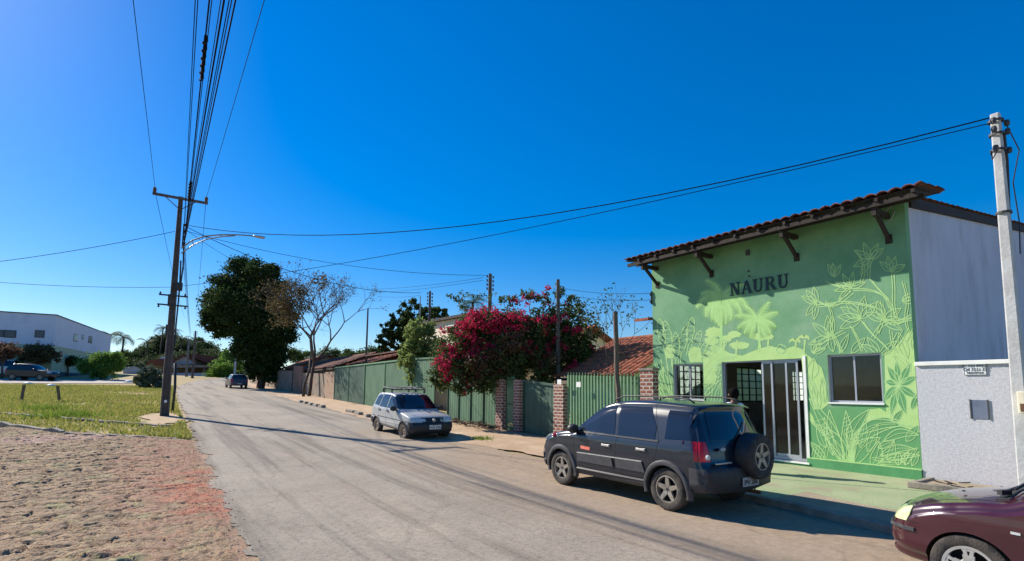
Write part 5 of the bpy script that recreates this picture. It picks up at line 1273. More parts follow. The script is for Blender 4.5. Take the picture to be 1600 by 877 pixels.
for sd in (1, -1):
    C2.peel('window', m_tint2, uno, 'y', [(2.52,.95),(2.08,1.31),(1.66,1.36),(1.62,.94)], sd)
    C2.peel('window', m_tint2, uno, 'y', [(1.54,.94),(1.58,1.365),(1.02,1.365),(.92,.95)], sd)
    C2.peel('window', m_tint2, uno, 'y', [(.84,.97),(.94,1.35),(.58,1.32),(.42,1.0)], sd)
    C2.seam('door_gap', uno, 'y', [(2.50,.92),(2.50,.5),(2.42,.32),(1.60,.32),(1.56,.6),(1.60,1.40)], sd)
    C2.seam('door_gap', uno, 'y', [(1.58,.33),(1.12,.33),(1.02,.5),(.86,.7),(.86,.94),(.98,1.40)], sd)
    C2.seam('body_crease', uno, 'y', [(3.4,.60),(.35,.62)], sd, .02, .004)
    C2.peel('side_strip', m_hub, uno, 'y', [(2.62,.46),(2.62,.49),(1.08,.49),(1.08,.46)], sd, .01)
    arch_flare(uno, .70, .27, .315, .365, uno_hw, sd, m_greyp, out=.022); arch_flare(uno, 3.0, .27, .315, .365, uno_hw, sd, m_greyp, out=.022)
    C2.peel('bumper_side', m_blackp, uno, 'y', [(3.34,.30),(3.34,.575),(3.8,.575),(3.8,.30)], sd, .02)
    C2.peel('bumper_side', m_blackp, uno, 'y', [(.36,.32),(.36,.55),(-.1,.55),(-.1,.32)], sd, .02)
    wheel(uno, .70, sd*.68, .282, .17, sd, 'steel', m_dustrim, .66); wheel(uno, 3.0, sd*.68, .282, .17, sd, 'steel', m_dustrim, .66, steer=radians(4))
    handle(uno, 1.72, sd*uno_hw(1.72,.84), .84, sd, m_blackp, .12); handle(uno, 1.00, sd*uno_hw(1.0,.84), .85, sd, m_blackp, .12)
    mirror(uno, 2.42, sd*.74, .96, sd, m_blackp)
    C2.peel('headlight', m_lampclear, uno, 'x', [(sd*.38,.60),(sd*.74,.60),(sd*.72,.74),(sd*.40,.73)], 1, .012)
    C2.peel('indicator', m_lampclear, uno, 'y', [(3.60,.62),(3.46,.62),(3.44,.73),(3.56,.74)], sd, .008)
C2.peel('windscreen', m_tint, uno, 'x', [(-.66,.95),(.66,.95),(.56,1.385),(-.56,1.385)], 1, .006, lim=lambda c: c.z > .94)
C2.peel('rear_window', m_tint, uno, 'x', [(-.56,.96),(.56,.96),(.5,1.33),(-.5,1.33)], -1, .006)
C2.peel('grille', m_blackp, uno, 'x', [(-.37,.59),(.37,.59),(.39,.735),(-.39,.735)], 1, .008)
C2.peel('front_bumper', m_blackp, uno, 'x', [(-.78,.27),(.78,.27),(.78,.575),(-.78,.575)], 1, .022)
C2.seam('bonnet_gap', uno, 'z', [(2.7,-.62),(3.48,-.55)], 1); C2.seam('bonnet_gap', uno, 'z', [(2.7,.62),(3.48,.55)], 1)
C2.seam('wiper', uno, 'x', [(.30,.965),(-.12,1.02)], 1, .02, .02, m_blackp, lim=lambda c: c.z > .93)
MB().lathe([(0,.012),(.05,.012),(.055,-.01)], (3.645,0,.665), 'x', 18).build('badge', m_alusm, uno)
plate(uno, 3.745, 0, .46, 1, 'HGR 4782', m=m_white)
rk = MB()
for x in (.85, 1.62): rk.bar((x, -.62, 1.55), (x, .62, 1.55), .035, .03).bar((x,-.60,1.43),(x,-.62,1.56),.04,.04).bar((x,.60,1.43),(x,.62,1.56),.04,.04)
rk.build('roof_rack', m_blackp, uno)
ld = empty('roof_load', (0,0,0)); 
mb = MB(); rr_ = random.Random(12)
for i in range(9): y = -.5+i*.125; a = rr_.uniform(-.1,.1); mb.bar((.45+rr_.uniform(-.15,.2), y-a, 1.585+rr_.uniform(0,.05)), (2.05+rr_.uniform(-.3,.1), y+a, 1.585+rr_.uniform(0,.06)), rr_.uniform(.03,.07), rr_.uniform(.02,.045), i % 2)
bpy.data.objects.remove(ld)
RL_ = mb.build('roof_poles', [m_steel, m_blackp]); tag(RL_, 'bundle of metal and black poles tied on the silver hatchback roof rack', 'poles')
place(uno, (6.9, 16.92), -.775, 1.85, -pi/2, 1.0)
RL_.location = uno.location; RL_.rotation_euler = uno.rotation_euler

# -------- maroon saloon, front end at the right edge
def pal_hw(x, z):
    w_ = .815
    if x > 2.9: w_ -= .13*((x-2.9)/.9)**2.6
    if x < .6: w_ -= .08*((.6-x)/.6)**2
    if z < .42: w_ -= .06*((.42-z)/.2)**1.5
    w_ += .015*math.exp(-((z-.66)/.12)**2)
    if z > .88: w_ -= .015+.32*(z-.88)
    return max(w_, .2)
pal_sil = [(.2,.25),(.03,.32),(.0,.55),(.06,.86),(.2,.93),(.7,.97),(1.0,1.22),(1.35,1.40),(1.8,1.43),(2.2,1.38),(2.75,1.06),(3.02,.93),(3.2,.905),(3.55,.84),(3.78,.76),(3.88,.69),(3.95,.60),(4.0,.52),(4.0,.36),(3.94,.22),(3.7,.19),(2.0,.2)]
pal = empty('parked_saloon', (0,0,0), 0, 'maroon car with yellowed headlight, only its front end in view', 'car')
C3 = Car(pal_sil, pal_hw, (3.3, .6, .62), fil=.07, crown=(.11,.03))
C3.body([m_maroon, m_blackp, m_seam], pal, (.85, 3.22), .335, .815)
for sd in (1, -1):
    C3.peel('window', m_tint2, pal, 'y', [(2.78,.96),(2.2,1.32),(1.75,1.36),(1.72,.93)], sd)
    C3.peel('window', m_tint2, pal, 'y', [(1.64,.93),(1.68,1.36),(1.25,1.33),(.95,1.05),(.95,.95)], sd)
    C3.seam('door_gap', pal, 'y', [(2.74,.92),(2.78,.55),(2.72,.28),(1.72,.28),(1.68,.9)], sd)
    C3.seam('wing_gap', pal, 'z', [(2.9,sd*.66),(3.5,sd*.60),(3.78,sd*.50)], 1)
    C3.seam('bumper_gap', pal, 'y', [(3.60,.60),(3.80,.615),(3.95,.63)], sd)
    C3.peel('headlight', m_yellowlamp, pal, 'x', [(sd*.42,.62),(sd*.66,.615),(sd*.68,.725),(sd*.46,.71)], 1, .010, lim=lambda c: c.z > .5)
    C3.peel('headlight_side', m_yellowlamp, pal, 'y', [(3.68,.60),(3.63,.735),(3.86,.735),(3.99,.60)], sd, .012, thr=.2)
    C3.peel('bumper_strip', m_greyp, pal, 'y', [(3.62,.52),(3.62,.55),(4.1,.55),(4.1,.52)], sd, .016)
    wheel(pal, .85, sd*.715, .29, .175, sd, 'hubcap', m_hub, .66); wheel(pal, 3.22, sd*.715, .29, .175, sd, 'hubcap', m_hub, .66)
    mirror(pal, 2.62, sd*.80, .98, sd, m_maroon)
    C3.peel('side_repeater', m_lampclear, pal, 'y', [(2.92,.665),(2.92,.685),(2.86,.683),(2.86,.663)], sd, .008)
C3.peel('grille', m_blackp, pal, 'x', [(-.30,.61),(.30,.61),(.32,.69),(-.32,.69)], 1, .008)
C3.peel('windscreen', m_tint, pal, 'x', [(-.70,.96),(.70,.96),(.58,1.36),(-.58,1.36)], 1, .006, lim=lambda c: c.z > .95)
C3.peel('scuttle', m_blackp, pal, 'z', [(2.96,-.62),(3.06,-.60),(3.06,.60),(2.96,.62)], 1, .006)
mb = MB(); mb.bar((3.02,.52,.955),(2.95,.05,1.0),.02,.015).bar((3.0,.45,.95),(3.04,.56,.95),.04,.04).bar((2.95,.50,.985),(2.93,-.05,1.04),.014,.02); mb.build('wiper', m_blackp, pal)
MB().box(3.35,3.37,.30,.33,.885,.895).build('washer_jet', m_blackp, pal)
place(pal, (5.95, 1.56), .80, 3.22, pi/2-radians(2), 1.0)

# -------- far hatchback, black suv and van
def simple_car(name, sil, W, belt, paint, label, wins, group=None, rw=.30, wx=(.7,3.1), rearwin=None, front=None, lights=True):
    def hw(x, z):
        w_ = W
        L_ = max(p[0] for p in sil)
        if x > L_-.7: w_ -= .10*((x-L_+.7)/.7)**2
        if x < .5: w_ -= .05*((.5-x)/.5)**2
        if z > belt: w_ -= .015+.28*(z-belt)
        return max(w_, .2)
    r = empty(name, (0,0,0), 0, label, 'car', group); c = Car(sil, hw, (max(p[0] for p in sil)-.7, .6, .65), N=110)
    c.body([paint, m_blackp, m_seam], r, wx, rw+.04, W, lowz=.32)
    for sd in (1, -1):
        for wn in wins: c.peel('window', m_tint, r, 'y', wn, sd)
        for x in wx: wheel(r, x, sd*(W-.09), rw, .18, sd, 'alloy', m_alloy, .64)
        mirror(r, front[0]-.1, sd*(W-.03), belt+.06, sd, paint)
        if lights:
            c.peel('tail_light', m_red, r, 'x', [(sd*(W-.22), belt-.25),(sd*(W+.1), belt-.25),(sd*(W+.1), belt+.02),(sd*(W-.2), belt+.02)], -1, .01)
            c.peel('headlight', m_lampclear, r, 'x', [(sd*(W-.4), belt-.28),(sd*(W), belt-.28),(sd*(W), belt-.12),(sd*(W-.4), belt-.14)], 1, .01)
    c.peel('windscreen', m_tint, r, 'x', [(-W+.12, belt+.06),(W-.12, belt+.06),(W-.24, front[1]),(-W+.24, front[1])], 1, .006, lim=lambda q: q.z > belt+.04)
    c.peel('rear_window', m_tint, r, 'x', [(-W+.18, belt+.08),(W-.18, belt+.08),(W-.26, rearwin),(-W+.26, rearwin)], -1, .006)
    plate(r, -.03, 0, .5 if rw < .33 else .7, -1, '')
    return r
fc = simple_car('parked_hatchback', uno_sil, .80, .92, m_greycar, 'small dark grey hatchback seen from behind, parked under the big dark tree', [[(2.45,.97),(2.05,1.30),(1.62,1.35),(1.6,.95)],[(1.54,.95),(1.56,1.35),(.9,1.33),(.6,1.0)]], front=(2.5,1.36), rearwin=1.34, wx=(.7,3.0))
q = gp(374, 607.6); place(fc, (q.x, q.y), 0, 0, pi/2+radians(2), 1.0)
van_sil = [(.15,.32),(.0,.4),(.0,.9),(.10,1.3),(.3,1.78),(.6,1.86),(2.4,1.86),(2.9,1.75),(3.5,1.15),(3.75,1.08),(4.25,.95),(4.4,.75),(4.4,.4),(4.2,.26),(2,.26)]
vn = simple_car('parked_van', van_sil, .86, 1.05, m_vanpaint, 'silver van cut off by the left edge behind the black suv', [[(3.3,1.12),(2.85,1.62),(2.2,1.68),(2.2,1.1)],[(2.1,1.1),(2.1,1.68),(1.2,1.68),(1.2,1.1)],[(1.1,1.1),(1.1,1.68),(.5,1.66),(.35,1.1)]], front=(3.3,1.68), rearwin=1.68, wx=(.9,3.5), rw=.33)
q = gp(2, 590); place(vn, (q.x, q.y+2.2), 0, 2.2, radians(-8), 1.12)
lsuv_sil = [(.15,.42),(.0,.5),(.0,1.0),(.12,1.3),(.35,1.68),(.7,1.76),(2.2,1.76),(2.55,1.66),(3.1,1.2),(3.3,1.15),(4.1,1.08),(4.35,.95),(4.45,.7),(4.4,.45),(4.2,.36),(2,.36)]
bs = simple_car('parked_suv', lsuv_sil, .88, 1.12, m_blackpaint, 'black suv parked in front of the white building at far left', [[(3.0,1.2),(2.5,1.58),(2.0,1.62),(2.0,1.17)],[(1.9,1.17),(1.9,1.62),(1.2,1.62),(1.1,1.17)],[(1.0,1.17),(1.0,1.6),(.5,1.56),(.4,1.2)]], front=(3.05,1.64), rearwin=1.6, wx=(.9,3.5), rw=.37)
q = gp(50, 594.5); place(bs, (q.x, q.y), 0, 2.2, radians(-28), 1.0)

# ------------------------------------------------------------ main electricity pole with lamp
PB = Vector((.93, 26.4, prof(26.4))); PT = 10.02
mp_ = empty('utility_pole', PB, 0, 'tall dark concrete electricity pole with crossarm and street lamp at the grass edge', 'utility pole', 'utility poles')
H_ = PT-PB.z
mb = MB()
def hpole(mb, z0_, z1_, w0, w1, d0, d1):
    for (a, b, c_, d) in ((-1,-.55,-1,1),(.55,1,-1,1),(-.56,.56,-.35,.35)):
        q = []
        for z, w_, dd in ((z0_, w0/2, d0/2), (z1_, w1/2, d1/2)): q += [(a*w_, c_*dd, z), (b*w_, c_*dd, z), (b*w_, d*dd, z), (a*w_, d*dd, z)]
        mb.add(q, [(0,3,2,1),(4,5,6,7),(0,1,5,4),(1,2,6,5),(2,3,7,6),(3,0,4,7)])
hpole(mb, -.5, H_, .34, .17, .26, .14)
mb.build('pole', m_concd, mp_, bevel=.01)
z = lambda Z: Z-PB.z
mb = MB(); mb.box(-1.02,1.02,-.14,-.05,z(9.86),z(9.96)); mb.build('crossarm', m_concd, mp_)
mb = MB(); mb.bar((-.55,-.10,z(9.86)),(0,-.09,z(9.4)),.03,.03).bar((.55,-.10,z(9.86)),(0,-.09,z(9.4)),.03,.03); mb.build('brace', m_rust, mp_)
for x in (-.95, .95): MB().lathe([(0,0),(.04,0),(.07,.03),(.05,.07),(.08,.10),(.06,.14),(.07,.18),(.03,.24),(0,.24)], (x,-.095,z(9.96)), 'z', 12).build('insulator', m_rust, mp_)
mb = MB(); mb.bar((.19,0,z(7.75)),(.19,0,z(8.85)),.03,.06)
for i in range(4): mb.lathe([(0,-.05),(.05,-.05),(.035,0),(.05,.05),(0,.05)], (.25,0,z(8.8-.27*i)), 'z', 10)
mb.build('wire_rack', m_blackp, mp_)
for zz, w_ in ((P(275,463,Y=26.4).z, .52), (P(275,478,Y=26.4).z, .55)):
    mb = MB().box(-w_,w_+.0,-.12,-.06,z(zz)-.03,z(zz)+.03)
    for x in (-w_+.05, w_-.1): mb.lathe([(0,0),(.03,0),(.04,.05),(.02,.10),(0,.10)], (x,-.09,z(zz)+(.03 if w_ < .53 else -.13)), 'z', 8)
    mb.build('small_crossarm', m_blackp, mp_)
zz = P(275,450,Y=26.4).z; MB().box(.02,.30,-.2,.02,z(zz)-.12,z(zz)+.22).build('junction_box', m_blackp, mp_, bevel=.02)
mb = MB(); 
for zz in (5.2, 3.9): mb.box(-.19,-.12,-.05,.08,z(zz),z(zz)+.5)
mb.tube([(.17,-.05,z(7.2)),(.20,-.05,z(6)),(.17,-.06,z(4.4)),(.18,-.06,z(3.5))], .03, 6).tube([(.24,-.02,z(7.9)),(.27,-.03,z(7)),(.22,-.04,z(6))], .03, 6); mb.build('cable_run', m_blackp, mp_)
MB().box(-.05,.05,-.14,-.12,.55,.66).build('pole_tag', m_white, mp_)
# lamp arm: two curved tubes with ties
la = []; 
for px_, py_ in ((283,388),(300,376),(322,369),(345,367),(370,367),(398,369)): q = P(px_, py_, Y=26.1); la.append(q-PB)
lb = []
for px_, py_ in ((283,396),(302,383),(322,374.5),(345,370),(368,368.5)): q = P(px_, py_, Y=26.1); lb.append(q-PB)
arm = MB(); arm.tube(la, .032, 7).tube(lb, .026, 6)
for i in range(1, 4): arm.bar(la[i], lb[i], .06, .03)
ao = arm.build('lamp_arm', m_steel, mp_, smooth=True)
e = la[-1]; mb = MB().lathe([(0,-.02),(.05,-.02),(.09,.10),(.11,.3),(.09,.46),(0,.50)], (0,0,0), 'x', 14); mb.v = [(v[0]+e.x-.05, v[1]+e.y, v[2]*.62+e.z-.01) for v in mb.v]; mb.build('lamp_head', m_alusm, ao, smooth=True)
# thin black post next to it
q = gp(269, 644); q1 = P(274, 568, Y=q.y); tag((lambda o: (setattr(o, 'location', (q.x, q.y, q.z)), o)[1])(MB().tube([(0,0,-.2),(.04,0,(q1.z-q.z)*.5),(q1.x-q.x,0,q1.z-q.z)], .055, 8).build('thin_post', m_blackp, None, smooth=True)), 'thin leaning black post just right of the tall electricity pole', 'post')

# far poles
def simple_pole(bx, by, top, r, label, m=m_conc, gx=None, arm=None, z0=None, hw=True, grp='utility poles', lean=0):
    zb = prof(by) if z0 is None else z0
    o = empty('utility_pole', (bx, by, zb), 0, label, 'utility pole', grp); h = top-zb
    MB().tube([(0,0,-.3),(lean*h*.5,0,h*.5),(lean*h,0,h)], [r*1.25, r, r*.75], 8).build('pole', m, o, smooth='auto')
    if hw:
        mb = MB()
        for i in range(4):
            for sg in (1,-1): mb.lathe([(0,-.05),(.05,-.05),(.035,0),(.05,.05),(0,.05)], (lean*h+sg*(r+.06), 0, h-.15-.2*i), 'z', 8)
        mb.build('insulator', m_blackp, o)
    if arm:
        mb = MB(); pts = [(0,0,h*.86),(arm*.3,0,h*.93),(arm*.65,0,h*.97),(arm,0,h*.97)]; mb.tube(pts, .04, 6); mb.tube([(0,0,h*.80),(arm*.3,0,h*.90),(arm*.6,0,h*.955)], .03, 6); a_ = mb.build('lamp_arm', m_steel, o)
        MB().box(arm-.1,arm+.4,-.1,.1,h*.96-.06,h*.96+.06).build('lamp_head', m_steel, a_)
    return o
for (px_, py_, Yt, top, lab, arm, m, r) in ((291, 588.5, 58, 530, 'pale far pole just right of the tall electricity pole', 3.0, m_conc, .16), (300.5, 591, 66, 517, 'dark far pole in front of the far brown house', None, m_concd, .15), (366, 590, 84, 546, 'pale bare pole beside the bend behind the grey hatchback', None, m_pconc, .17)):
    q = gp(px_, py_); t_ = P(px_+1, top, Y=q.y); simple_pole(q.x, q.y, t_.z, r, lab, m, arm=arm)
qq = gp(276, 592); 
# service poles behind the fence
for (px_, top, X_, r, lab, hw_, m) in ((575, 482, 12.4, .07, 'thin pole right of the bare tree above the green fence', False, m_concd), (672, 455, 13.2, .085, 'grey pole beside the light green bush', True, m_concd), (766, 428, 13.5, .11, 'dark pole with many insulators above the magenta flowers', True, m_concd), (872, 437, 13.3, .09, 'slim dark pole rising through the right of the flowering bush', False, m_concd)):
    t_ = P(px_, top, X=X_); simple_pole(X_, t_.y, t_.z, r, lab, m, hw=hw_)
t_ = P(657, 462, X=17); simple_pole(17, t_.y, t_.z, .05, 'thin aerial mast behind the cream house', m_steel, hw=False)

# ------------------------------------------------------------ wires
def wire(a, b, sag, r, label, name='overhead_wire', group='overhead wires', n=18):
    a, b = Vector(a), Vector(b); pts = [a+(b-a)*(i/n)+Vector((0,0,-sag*4*(i/n)*(1-i/n))) for i in range(n+1)]
    return tag(MB().tube(pts, r, 5).build(name, m_wire, None, smooth=True), label, 'wire', group)
YB = -14.0
def over(px, z_at, A, r, label, sag=.0):
    B = P(px, 0, z=z_at); A = Vector(A); t = (YB-A.y)/(B.y-A.y); E_ = A+(B-A)*t; return wire(A, (E_.x, YB, E_.z), sag, r, label)
over(208, 9.55, (-.02,26.3,10.2), .008, 'outer left overhead line running from the crossarm end')
over(413, 9.55, (1.88,26.3,10.2), .008, 'outer right overhead line running from the crossarm end')
for px_, za, x_, r, zt_ in ((305,8.6,1.12,.009,8.85),(309,8.55,1.14,.009,8.7),(345,8.3,1.17,.008,8.55),(350,8.1,1.17,.017,8.3),(358,8.0,1.18,.009,8.2),(362,7.9,1.18,.009,8.1),(368,7.7,1.18,.013,8.0)):
    over(px_, za, (x_,26.3,zt_), r, 'one of the bundled overhead lines running from the pole rack over the street')
c = over(327, 8.0, (1.16,26.3,7.6), .014, 'thick telephone cable carrying the splice loops')
c2 = over(331, 8.0, (1.17,26.3,7.55), .008, 'thin line beside the thick telephone cable')
# splice loops on the thick cable
A = Vector((1.16,26.3,7.6)); B = P(327, 0, z=8.0)
def at_y(Y): t = (Y-A.y)/(B.y-A.y); return A+(B-A)*t
def y_of(py):
    lo, hi = B.y, 26.3
    for _ in range(40):
        m_ = (lo+hi)/2; q = at_y(m_)-CAM; v = PY0-FL*q.dot(up)/q.dot(fw)
        if v < py: lo = m_
        else: hi = m_
    return lo
sp_ = MB()
for a0, a1 in ((55, 122), (283, 310)):
    ya, yb = y_of(a0), y_of(a1); n = 40; pts = []
    for i in range(n+1):
        q = at_y(ya+(yb-ya)*i/n); pts.append(q+Vector((.035*sin(i*.9), 0, .05*cos(i*.9)-.04)))
    sp_.tube(pts, .014, 5)
    sp_.tube([at_y(ya)+Vector((0,0,-.01)), at_y(yb)+Vector((0,0,-.01))], .022, 6)
tag(sp_.build('cable_splice', m_wire, None, smooth=True), 'coiled black splice hanging on the thick telephone cable', 'cable splice')
# street crossing service wires
pA = (1.15, 26.2, 8.75)
rp_top = (12.1, 2.4, 6.72)
wire(pA, rp_top, 1.15, .013, 'long black service wire crossing to the right-hand pole'); wire(P(285,447,Y=26.2), (12.1,2.4,6.62), .35, .009, 'thinner service wire below the long one to the right-hand pole')
t3 = P(766, 431, X=13.5); wire((1.15,26.2,8.5), (13.35, t3.y, t3.z), .5, .010, 'service wire from the tall pole to the pole with many insulators')
t2 = P(660, 458, X=13.2); wire((1.15,26.2,8.7), (13.1, t2.y, t2.z), .8, .014, 'thick service wire from the tall pole to the grey pole by the bush')
t5 = P(400, 420, Y=60); wire((1.15,26.3,8.6), (t5.x, t5.y, t5.z), .3, .010, 'thin wire from the tall pole towards the big dark tree')
for py_, lab in ((434,'upper of the pair of wires left of the insulator pole'), (438,'lower of the pair of wires left of the insulator pole')):
    t_ = P(755, py_, X=13.5); u_ = P(575, 452+(py_-434)*1.3, X=16); wire(t_, u_, .15, .009, lab)
t_ = P(655, 462, X=13.3); u_ = P(590, 463, X=17); wire(t_, u_, .1, .008, 'short wire reaching the grey pole from the left')
for py_, lab in ((456,'upper wire arriving at the left corner of the shop'), (464,'lower wire arriving at the left corner of the shop')):
    u_ = P(877, py_-6+(py_-456)*.2, X=13.3); wire((FX, Y1b+.05, 4.8-(py_-456)*.026), u_, .10, .007, lab)
for pl, lab in (((0,412,14.0),'black wire from the tall pole out to the left edge'), ((0,426,15.0),'lower thin wire from the tall pole out to the left edge')):
    u_ = P(pl[0]-200, pl[1]+(-6 if pl[1] > 420 else 16), Y=27+6); z_ = P(268, 361 if pl[1] < 420 else 449, Y=26.4); wire((.80,26.4,z_.z), u_, .25, .012 if pl[1] < 420 else .009, lab)
for i, (dz) in enumerate((10.15, 10.15, 8.6, 8.3, 8.0, 7.6)):
    x_ = (-.02, 1.88, 1.15, 1.15, 1.15, 1.15)[i]; q = gp(291, 588.5); wire((x_,26.5,dz), (q.x+(x_-.9)*.8, q.y, q.z+ (9.3 if i < 2 else 7.2-(i-2)*.3)), .5, .010, 'one of the lines running on from the tall pole to the far pole')

# ------------------------------------------------------------ person behind the suv
def skin_body(name, joints, edges, m, parent, sub=2):
    me = bpy.data.meshes.new(name); me.from_pydata([j[0] for j in joints], edges, []); o = link_mesh(name, me, None)
    md = o.modifiers.new('s', 'SKIN'); sk = me.skin_vertices[0] if me.skin_vertices else None
    bm = bmesh.new(); bm.from_mesh(me); lay = bm.verts.layers.skin.verify(); bm.verts.ensure_lookup_table()
    for i, j in enumerate(joints): bm.verts[i][lay].radius = (j[1], j[2] if len(j) > 2 else j[1]); bm.verts[i][lay].use_root = (i == 0)
    bm.to_mesh(me); bm.free(); md.use_smooth_shade = True
    s2 = o.modifiers.new('u', 'SUBSURF'); s2.levels = s2.render_levels = sub
    dg = bpy.context.evaluated_depsgraph_get(); nm = bpy.data.meshes.new_from_object(o.evaluated_get(dg)); o.modifiers.clear(); o.data = nm; nm.materials.clear(); nm.materials.append(m)
    nm.polygons.foreach_set('use_smooth', [True]*len(nm.polygons)); o.parent = parent; return o
m_skin = mat('skin', lin(120,82,62), lin(108,72,54), 8, .55); m_hair = mat('black_hair', (.006,.005,.005), (.012,.010,.009), 30, .95, spec=.05, bump=.6, bscale=80)
m_shirt = mat('pale_shirt', lin(222,226,236), lin(198,206,222), 5, .85); m_jeans = mat('blue_jeans', lin(60,74,104), lin(48,60,88), 8, .9); m_bluesleeve = mat('blue_sleeve', lin(112,136,172), lin(96,120,156), 8, .85)
pp = P(1146, 620, X=10.6)
pe = empty('person', (10.6, pp.y, .11), radians(-30), 'person with short black hair and white and blue shirt behind the dark suv', 'person')
J = [((0,0,.92),.15,.11),((0,0,1.08),.14,.10),((0,0,1.25),.16,.11),((0,0,1.40),.12,.10),((0,0,1.47),.055),((0,0,1.53),.055),((0,.01,1.60),.085,.095),((0,.01,1.68),.08,.09),
     ((-.19,0,1.38),.055),((-.24,.0,1.12),.042),((-.23,.10,.90),.032),((.19,0,1.38),.055),((.24,.0,1.12),.042),((.23,.10,.90),.032),
     ((-.10,0,.86),.09),((-.11,.01,.48),.062),((-.11,-.02,.09),.042),((-.11,.10,.03),.035),((.10,0,.86),.09),((.11,.01,.48),.062),((.11,-.02,.09),.042),((.11,.10,.03),.035)]
Ed = [(0,1),(1,2),(2,3),(3,4),(4,5),(5,6),(6,7),(3,8),(8,9),(9,10),(3,11),(11,12),(12,13),(0,14),(14,15),(15,16),(16,17),(0,18),(18,19),(19,20),(20,21)]
skin_body('body', J, Ed, m_skin, pe)
J2 = [((0,0,.95),.165,.125),((0,0,1.08),.155,.115),((0,0,1.25),.172,.122),((0,0,1.41),.125,.105)]+[((-.19,0,1.385),.068),((-.225,.0,1.22),.062),((.19,0,1.385),.068),((.225,.0,1.22),.062)]
skin_body('shirt', J2, [(0,1),(1,2),(2,3),(3,4),(4,5),(3,6),(6,7)], m_shirt, pe)
skin_body('trousers', [((0,0,.93),.160,.125),((-.10,0,.84),.105),((-.11,.01,.48),.078),((-.11,-.02,.12),.062),((.10,0,.84),.105),((.11,.01,.48),.078),((.11,-.02,.12),.062)], [(0,1),(1,2),(2,3),(0,4),(4,5),(5,6)], m_jeans, pe)
mb = MB().lathe([(.0,-.10),(.06,-.095),(.100,-.03),(.108,.05),(.09,.105),(.05,.135),(0,.145)], (0,-.025,1.64), 'z', 18); mb.build('hair', m_hair, pe, smooth=True)
for s_ in (-1, 1):
    MB().lathe([(0,-.012),(.02,-.01),(.026,0),(.02,.012),(0,.014)], (s_*.098,.01,1.625), 'x', 10).build('ear', m_skin, pe, smooth=True)
    hb = MB(); bx_, by_, bz_ = s_*.23,.105,.87; hb.tube([(bx_,by_,bz_+.03),(bx_,by_+.01,bz_-.03),(bx_,by_+.015,bz_-.08)], [.026,.036,.030], 8)
    for k, (dy, l) in enumerate(((-.028,.065),(-.010,.078),(.010,.074),(.027,.056))): hb.tube([(bx_,by_+.015+dy,bz_-.07),(bx_-s_*.006,by_+.022+dy,bz_-.07-l*.55),(bx_-s_*.02,by_+.028+dy,bz_-.07-l)], [.010,.009,.007], 6)
    hb.tube([(bx_-s_*.01,by_+.03,bz_-.01),(bx_-s_*.025,by_+.055,bz_-.045),(bx_-s_*.03,by_+.060,bz_-.08)], [.012,.011,.008], 6); hb.build('hand', m_skin, pe, smooth=True)
MB().lathe([(0,0),(.012,.005),(.016,.02),(.010,.045),(0,.05)], (0,.105,1.60), 'z', 8).build('nose', m_skin, pe, smooth=True)
# bicycle rack style planter bracket near the door is not visible; small trestle in the doorway
# ------------------------------------------------------------ stakes, debris
for px_, py_, tp, lab, ln in ((33,626,(38,601),'leaning grey stake at the left of the grass lot',0), (94,627,(90,603),'leaning dark stake with yellow tip in the grass lot',0)):
    q = gp(px_, py_); t_ = P(tp[0], tp[1], Y=q.y); o = MB().tube([(0,0,-.2),(t_.x-q.x,0,t_.z-q.z)], .07, 6).build('stake', m_oldwood, None); o.location = q; tag(o, lab, 'stake')
for px_, py_, lab in ((44,601,'white bag lying beyond the left stake'),(80,604,'flat pale sheet lying beyond the right stake'),(200,598,'pale slab lying at the street edge right of the round bush')):
    q = gp(px_, py_, .08); o = MB().lathe([(0,-.1),(.3,-.09),(.38,.0),(.2,.12),(0,.15)], (0,0,0), 'z', 9).build('litter', m_white, None, smooth=True); o.location = q; tag(o, lab, 'litter')
q = gp(12, 641); 
# loose kerb stones along the dirt pavement
for i, (px_, py_) in enumerate(((470,629),(478,631),(486,633),(494,635),(503,637),(560,648),(574,652),(548,645))):
    q = gp(px_, py_); o = MB().box(-.12,.12,-.38,.38,-.1,.14).build('kerb_stone', m_kerb, None, bevel=.03); o.location = q; o.rotation_euler = (random.uniform(-.05,.05), random.uniform(-.1,.1), random.uniform(-.2,.2)); tag(o, 'loose broken kerb stone lying along the dirt pavement edge behind the silver hatchback', 'kerb stone', 'loose kerb stones')

# ------------------------------------------------------------ trees
def px_blobs(lst, base, Y=None, X=None):
    """(px, py, radius m, dy) -> offsets from base at roughly the base's distance"""
    out = []
    D = base.x*sin(yaw)+base.y*cos(yaw)
    for (px_, py_, r, dd) in lst:
        p = fp(px_, py_, D+dd); out.append((p.x-base.x, p.y-base.y, p.z-base.z, r))
    return out
# big dark tree
q = gp(412, 606); q = Vector((10.4, 60.5, prof(60.5)))
bl = px_blobs([(352,450,2.0,0),(385,428,1.9,1),(405,425,1.5,-1),(345,480,1.9,0),(330,505,1.2,0),(375,470,2.6,-1),(405,465,2.4,1),(425,455,1.8,0),(395,500,2.6,0),(420,500,2.3,-1),(440,490,1.6,0),(365,500,2.0,1),(400,530,2.3,0),(425,535,2.0,0),(385,545,1.6,-1),(410,565,1.7,0),(440,520,1.6,0),(432,560,1.4,0),(398,578,1.1,0),(430,585,1.2,0),(350,515,1.2,1),(425,425,1.0,0)], q)
tree('big_tree', q, 6.5, .34, bl, 130000, .13, m_leafdark, 'big dense dark green tree overhanging the road behind the grey hatchback', sub=26, spread=.23, limbs=True)
m_leafedge = leafmat('sunlit_edge_leaves', (.05,.08,.02), (.13,.15,.04), .35)
